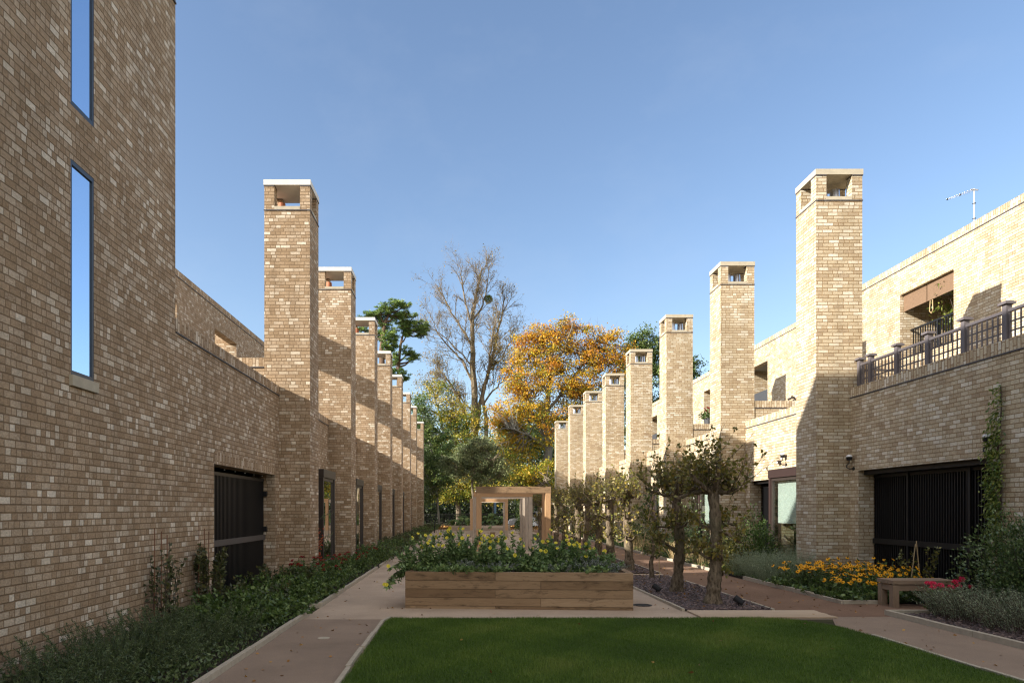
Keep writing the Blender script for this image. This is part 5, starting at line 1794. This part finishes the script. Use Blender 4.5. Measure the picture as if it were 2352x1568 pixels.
# tall bare tree
rng = np.random.default_rng(71)
Y = 80
base = P(1093, 1170, Y); base[2] = 0
t = thing('bare_tree', 'very tall nearly leafless tree with fine twigs against the sky', 'tree', tuple(base))
m = MB()
tips = []
mains = [
    ([(1093, 1200), (1091, 1000), (1088, 880), (1084, 790), (1086, 720), (1098, 660), (1108, 612)], .50, .05, 0),
    ([(1093, 1010), (1102, 930), (1124, 850), (1140, 780), (1155, 710), (1162, 668)], .30, .04, 1.5),
    ([(1118, 1200), (1116, 980), (1109, 910), (1122, 850), (1128, 790), (1140, 730)], .28, .04, -1.5),
    ([(1078, 1000), (1060, 930), (1035, 880), (1012, 850), (1000, 830)], .17, .03, 1),
    ([(1088, 880), (1062, 830), (1030, 800), (1005, 770), (990, 730)], .15, .03, -2),
    ([(1086, 800), (1060, 750), (1035, 710), (1015, 670), (1000, 640)], .14, .03, 2),
    ([(1086, 760), (1070, 700), (1060, 650), (1062, 615)], .13, .03, -1),
    ([(1087, 740), (1110, 700), (1118, 650), (1128, 600)], .12, .03, 1),
    ([(1124, 850), (1155, 820), (1172, 780), (1185, 740)], .12, .03, 2),
    ([(1109, 930), (1140, 890), (1165, 870), (1180, 830)], .12, .03, -2),
    ([(1090, 950), (1050, 900), (1015, 890), (985, 880)], .12, .02, 2),
    ([(1084, 840), (1040, 790), (1000, 760), (982, 745)], .10, .02, 0),
]
Pm = dict(seg=[4, 4, 3], wob=[.16, .22, .25], up=[.10, .07, .04], sides=[5, 4, 3], n=[8, 6, 0], start=[.25, .25, 0], ang=[.7, .75, .8], ratio=[.58, .55, .5])
for line, ra, rb, yo in mains:
    q = [P(a, b, Y) + np.array((0, yo * i / (len(line) - 1), 0)) for i, (a, b) in enumerate(line)]
    dense = []
    for a, b in zip(q[:-1], q[1:]):
        for s in np.linspace(0, 1, 5)[:-1]: dense.append(a + (b - a) * s + rng.normal(size=3) * .06)
    dense.append(q[-1])
    rad = np.linspace(ra, rb, len(dense))
    m.tube(dense, rad, 8)
    n0 = len(dense) // (3 if ra > .25 else 6)
    for i in range(n0, len(dense) - 1):
        ax = unit(dense[i + 1] - dense[i])
        for _ in range(2 if i > len(dense) * .5 else 1):
            side = unit(np.cross(ax, rng.normal(size=3)))
            ang = rng.uniform(.5, 1.0)
            d = unit(ax * math.cos(ang) + side * math.sin(ang) + np.array((0, 0, .1)))
            grow(rng, dense[i], d, rng.uniform(1.4, 3.0), min(rad[i] * .45, .05), 0, Pm, m, tips)
m.build('trunk', M['bark_bare'], t)
C, O = [], []
for pts in tips:
    z = pts[-1][2]
    pr = np.clip((26 - z) / 16, .10, .9) * (1.6 if pts[-1][0] > 3.2 else .7)
    for _ in range(rng.poisson(pr * 3.4)):
        C.append(pts[rng.integers(1, len(pts))] + rng.normal(size=3) * .12); O.append(rnd_unit(rng, 1)[0] + (0, 0, -.3))
leaf_mesh('crown', rng, np.array(C), np.array(O), .17, .11, M['lf_bare'], t, .6)
q = P(1122, 687, 80.5)
ms = thing('mistletoe', 'round green ball of mistletoe high in the bare tree', 'mistletoe', tuple(q))
C = q + rnd_unit(rng, 1300) * (rng.uniform(.2, 1, 1300) ** .4)[:, None] * .48
leaf_mesh('foliage', rng, C, C - q, .13, .05, M['lf_mistletoe'], ms, .6)
m = MB()
for _ in range(12): m.tube([q, q + rnd_unit(rng, 1)[0] * .4], [.015, .006], 4)
m.build('stem', M['stem'], ms)

# ------------------------------------------------------------------ light, sky, camera
sd = Vector((1.0, .376, -.455)).normalized()
sun = bpy.data.lights.new('sun', 'SUN')
sun.energy = 4.8
sun.angle = math.radians(.5)
sun.color = (1.0, .945, .85)
so = bpy.data.objects.new('sun', sun)
so.rotation_euler = sd.to_track_quat('-Z', 'Y').to_euler()
so.location = (-30, -10, 30)
COL.objects.link(so)
w = bpy.data.worlds.new('World')
scene.world = w
w.use_nodes = True
nt = w.node_tree
bg = nt.nodes['Background']
sky = nt.nodes.new('ShaderNodeTexSky')
sky.sky_type = 'NISHITA'
sky.sun_disc = False
sky.sun_elevation = math.asin(-sd.z)
sky.sun_rotation = math.atan2(-sd.x, -sd.y) % (2 * math.pi)
sky.altitude = 50
sky.air_density = 1.0
sky.dust_density = 1.0
sky.ozone_density = 1.2
# faint veils of high cloud
tc = nt.nodes.new('ShaderNodeTexCoord')
mp = nt.nodes.new('ShaderNodeMapping')
mp.inputs['Scale'].default_value = (3.0, 3.0, 5.0)
nz = nt.nodes.new('ShaderNodeTexNoise')
nz.inputs['Scale'].default_value = 1.6
nz.inputs['Detail'].default_value = 7
nz.inputs['Roughness'].default_value = .62
rp = nt.nodes.new('ShaderNodeValToRGB')
rp.color_ramp.elements[0].position = .52
rp.color_ramp.elements[1].position = .85
rp.color_ramp.elements[1].color = (.10, .10, .10, 1)
mx = nt.nodes.new('ShaderNodeMix')
mx.data_type = 'RGBA'
nt.links.new(tc.outputs['Generated'], mp.inputs[0])
nt.links.new(mp.outputs[0], nz.inputs['Vector'])
nt.links.new(nz.outputs[0], rp.inputs[0])
nt.links.new(rp.outputs[0], mx.inputs[0])
nt.links.new(sky.outputs[0], mx.inputs[6])
mx.inputs[7].default_value = (3.2, 3.5, 3.9, 1)
# unseen bright cloud added behind the camera and overhead to lift the shade
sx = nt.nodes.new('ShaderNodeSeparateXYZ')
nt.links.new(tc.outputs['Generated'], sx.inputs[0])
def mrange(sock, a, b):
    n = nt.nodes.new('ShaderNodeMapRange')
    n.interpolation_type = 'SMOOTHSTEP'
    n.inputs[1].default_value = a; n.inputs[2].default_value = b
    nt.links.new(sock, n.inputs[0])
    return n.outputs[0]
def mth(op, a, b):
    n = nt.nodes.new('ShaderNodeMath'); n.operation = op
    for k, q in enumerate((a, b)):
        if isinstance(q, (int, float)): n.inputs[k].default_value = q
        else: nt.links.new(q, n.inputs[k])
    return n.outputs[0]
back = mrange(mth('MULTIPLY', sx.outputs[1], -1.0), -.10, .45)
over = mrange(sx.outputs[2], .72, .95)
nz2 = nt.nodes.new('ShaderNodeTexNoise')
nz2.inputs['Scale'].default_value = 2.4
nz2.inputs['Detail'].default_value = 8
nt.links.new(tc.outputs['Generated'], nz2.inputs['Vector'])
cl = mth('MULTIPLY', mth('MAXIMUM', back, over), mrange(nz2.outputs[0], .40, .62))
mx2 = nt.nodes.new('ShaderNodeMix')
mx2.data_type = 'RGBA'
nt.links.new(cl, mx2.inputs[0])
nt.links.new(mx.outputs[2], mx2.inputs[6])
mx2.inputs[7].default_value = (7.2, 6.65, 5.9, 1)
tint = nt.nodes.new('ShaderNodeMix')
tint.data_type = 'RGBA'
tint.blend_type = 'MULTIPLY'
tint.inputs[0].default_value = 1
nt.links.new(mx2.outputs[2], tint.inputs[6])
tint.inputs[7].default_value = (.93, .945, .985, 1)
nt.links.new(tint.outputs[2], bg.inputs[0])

bg.inputs[1].default_value = .108

cam = bpy.data.cameras.new('camera')
cam.sensor_width = 36
cam.lens = 24
cam.shift_x = (1176 - HX) / 2352
cam.shift_y = (HY - 784) / 2352
cam.clip_end = 2000
co = bpy.data.objects.new('camera', cam)
co.location = (0, 0, CAMZ)
co.rotation_euler = (math.radians(90), 0, 0)
COL.objects.link(co)
scene.camera = co
scene.cycles.use_denoising = True
scene.cycles.filter_width = 1.25
scene.view_settings.view_transform = 'Standard'
scene.view_settings.look = 'None'
scene.view_settings.exposure = 1.2
scene.view_settings.gamma = 1
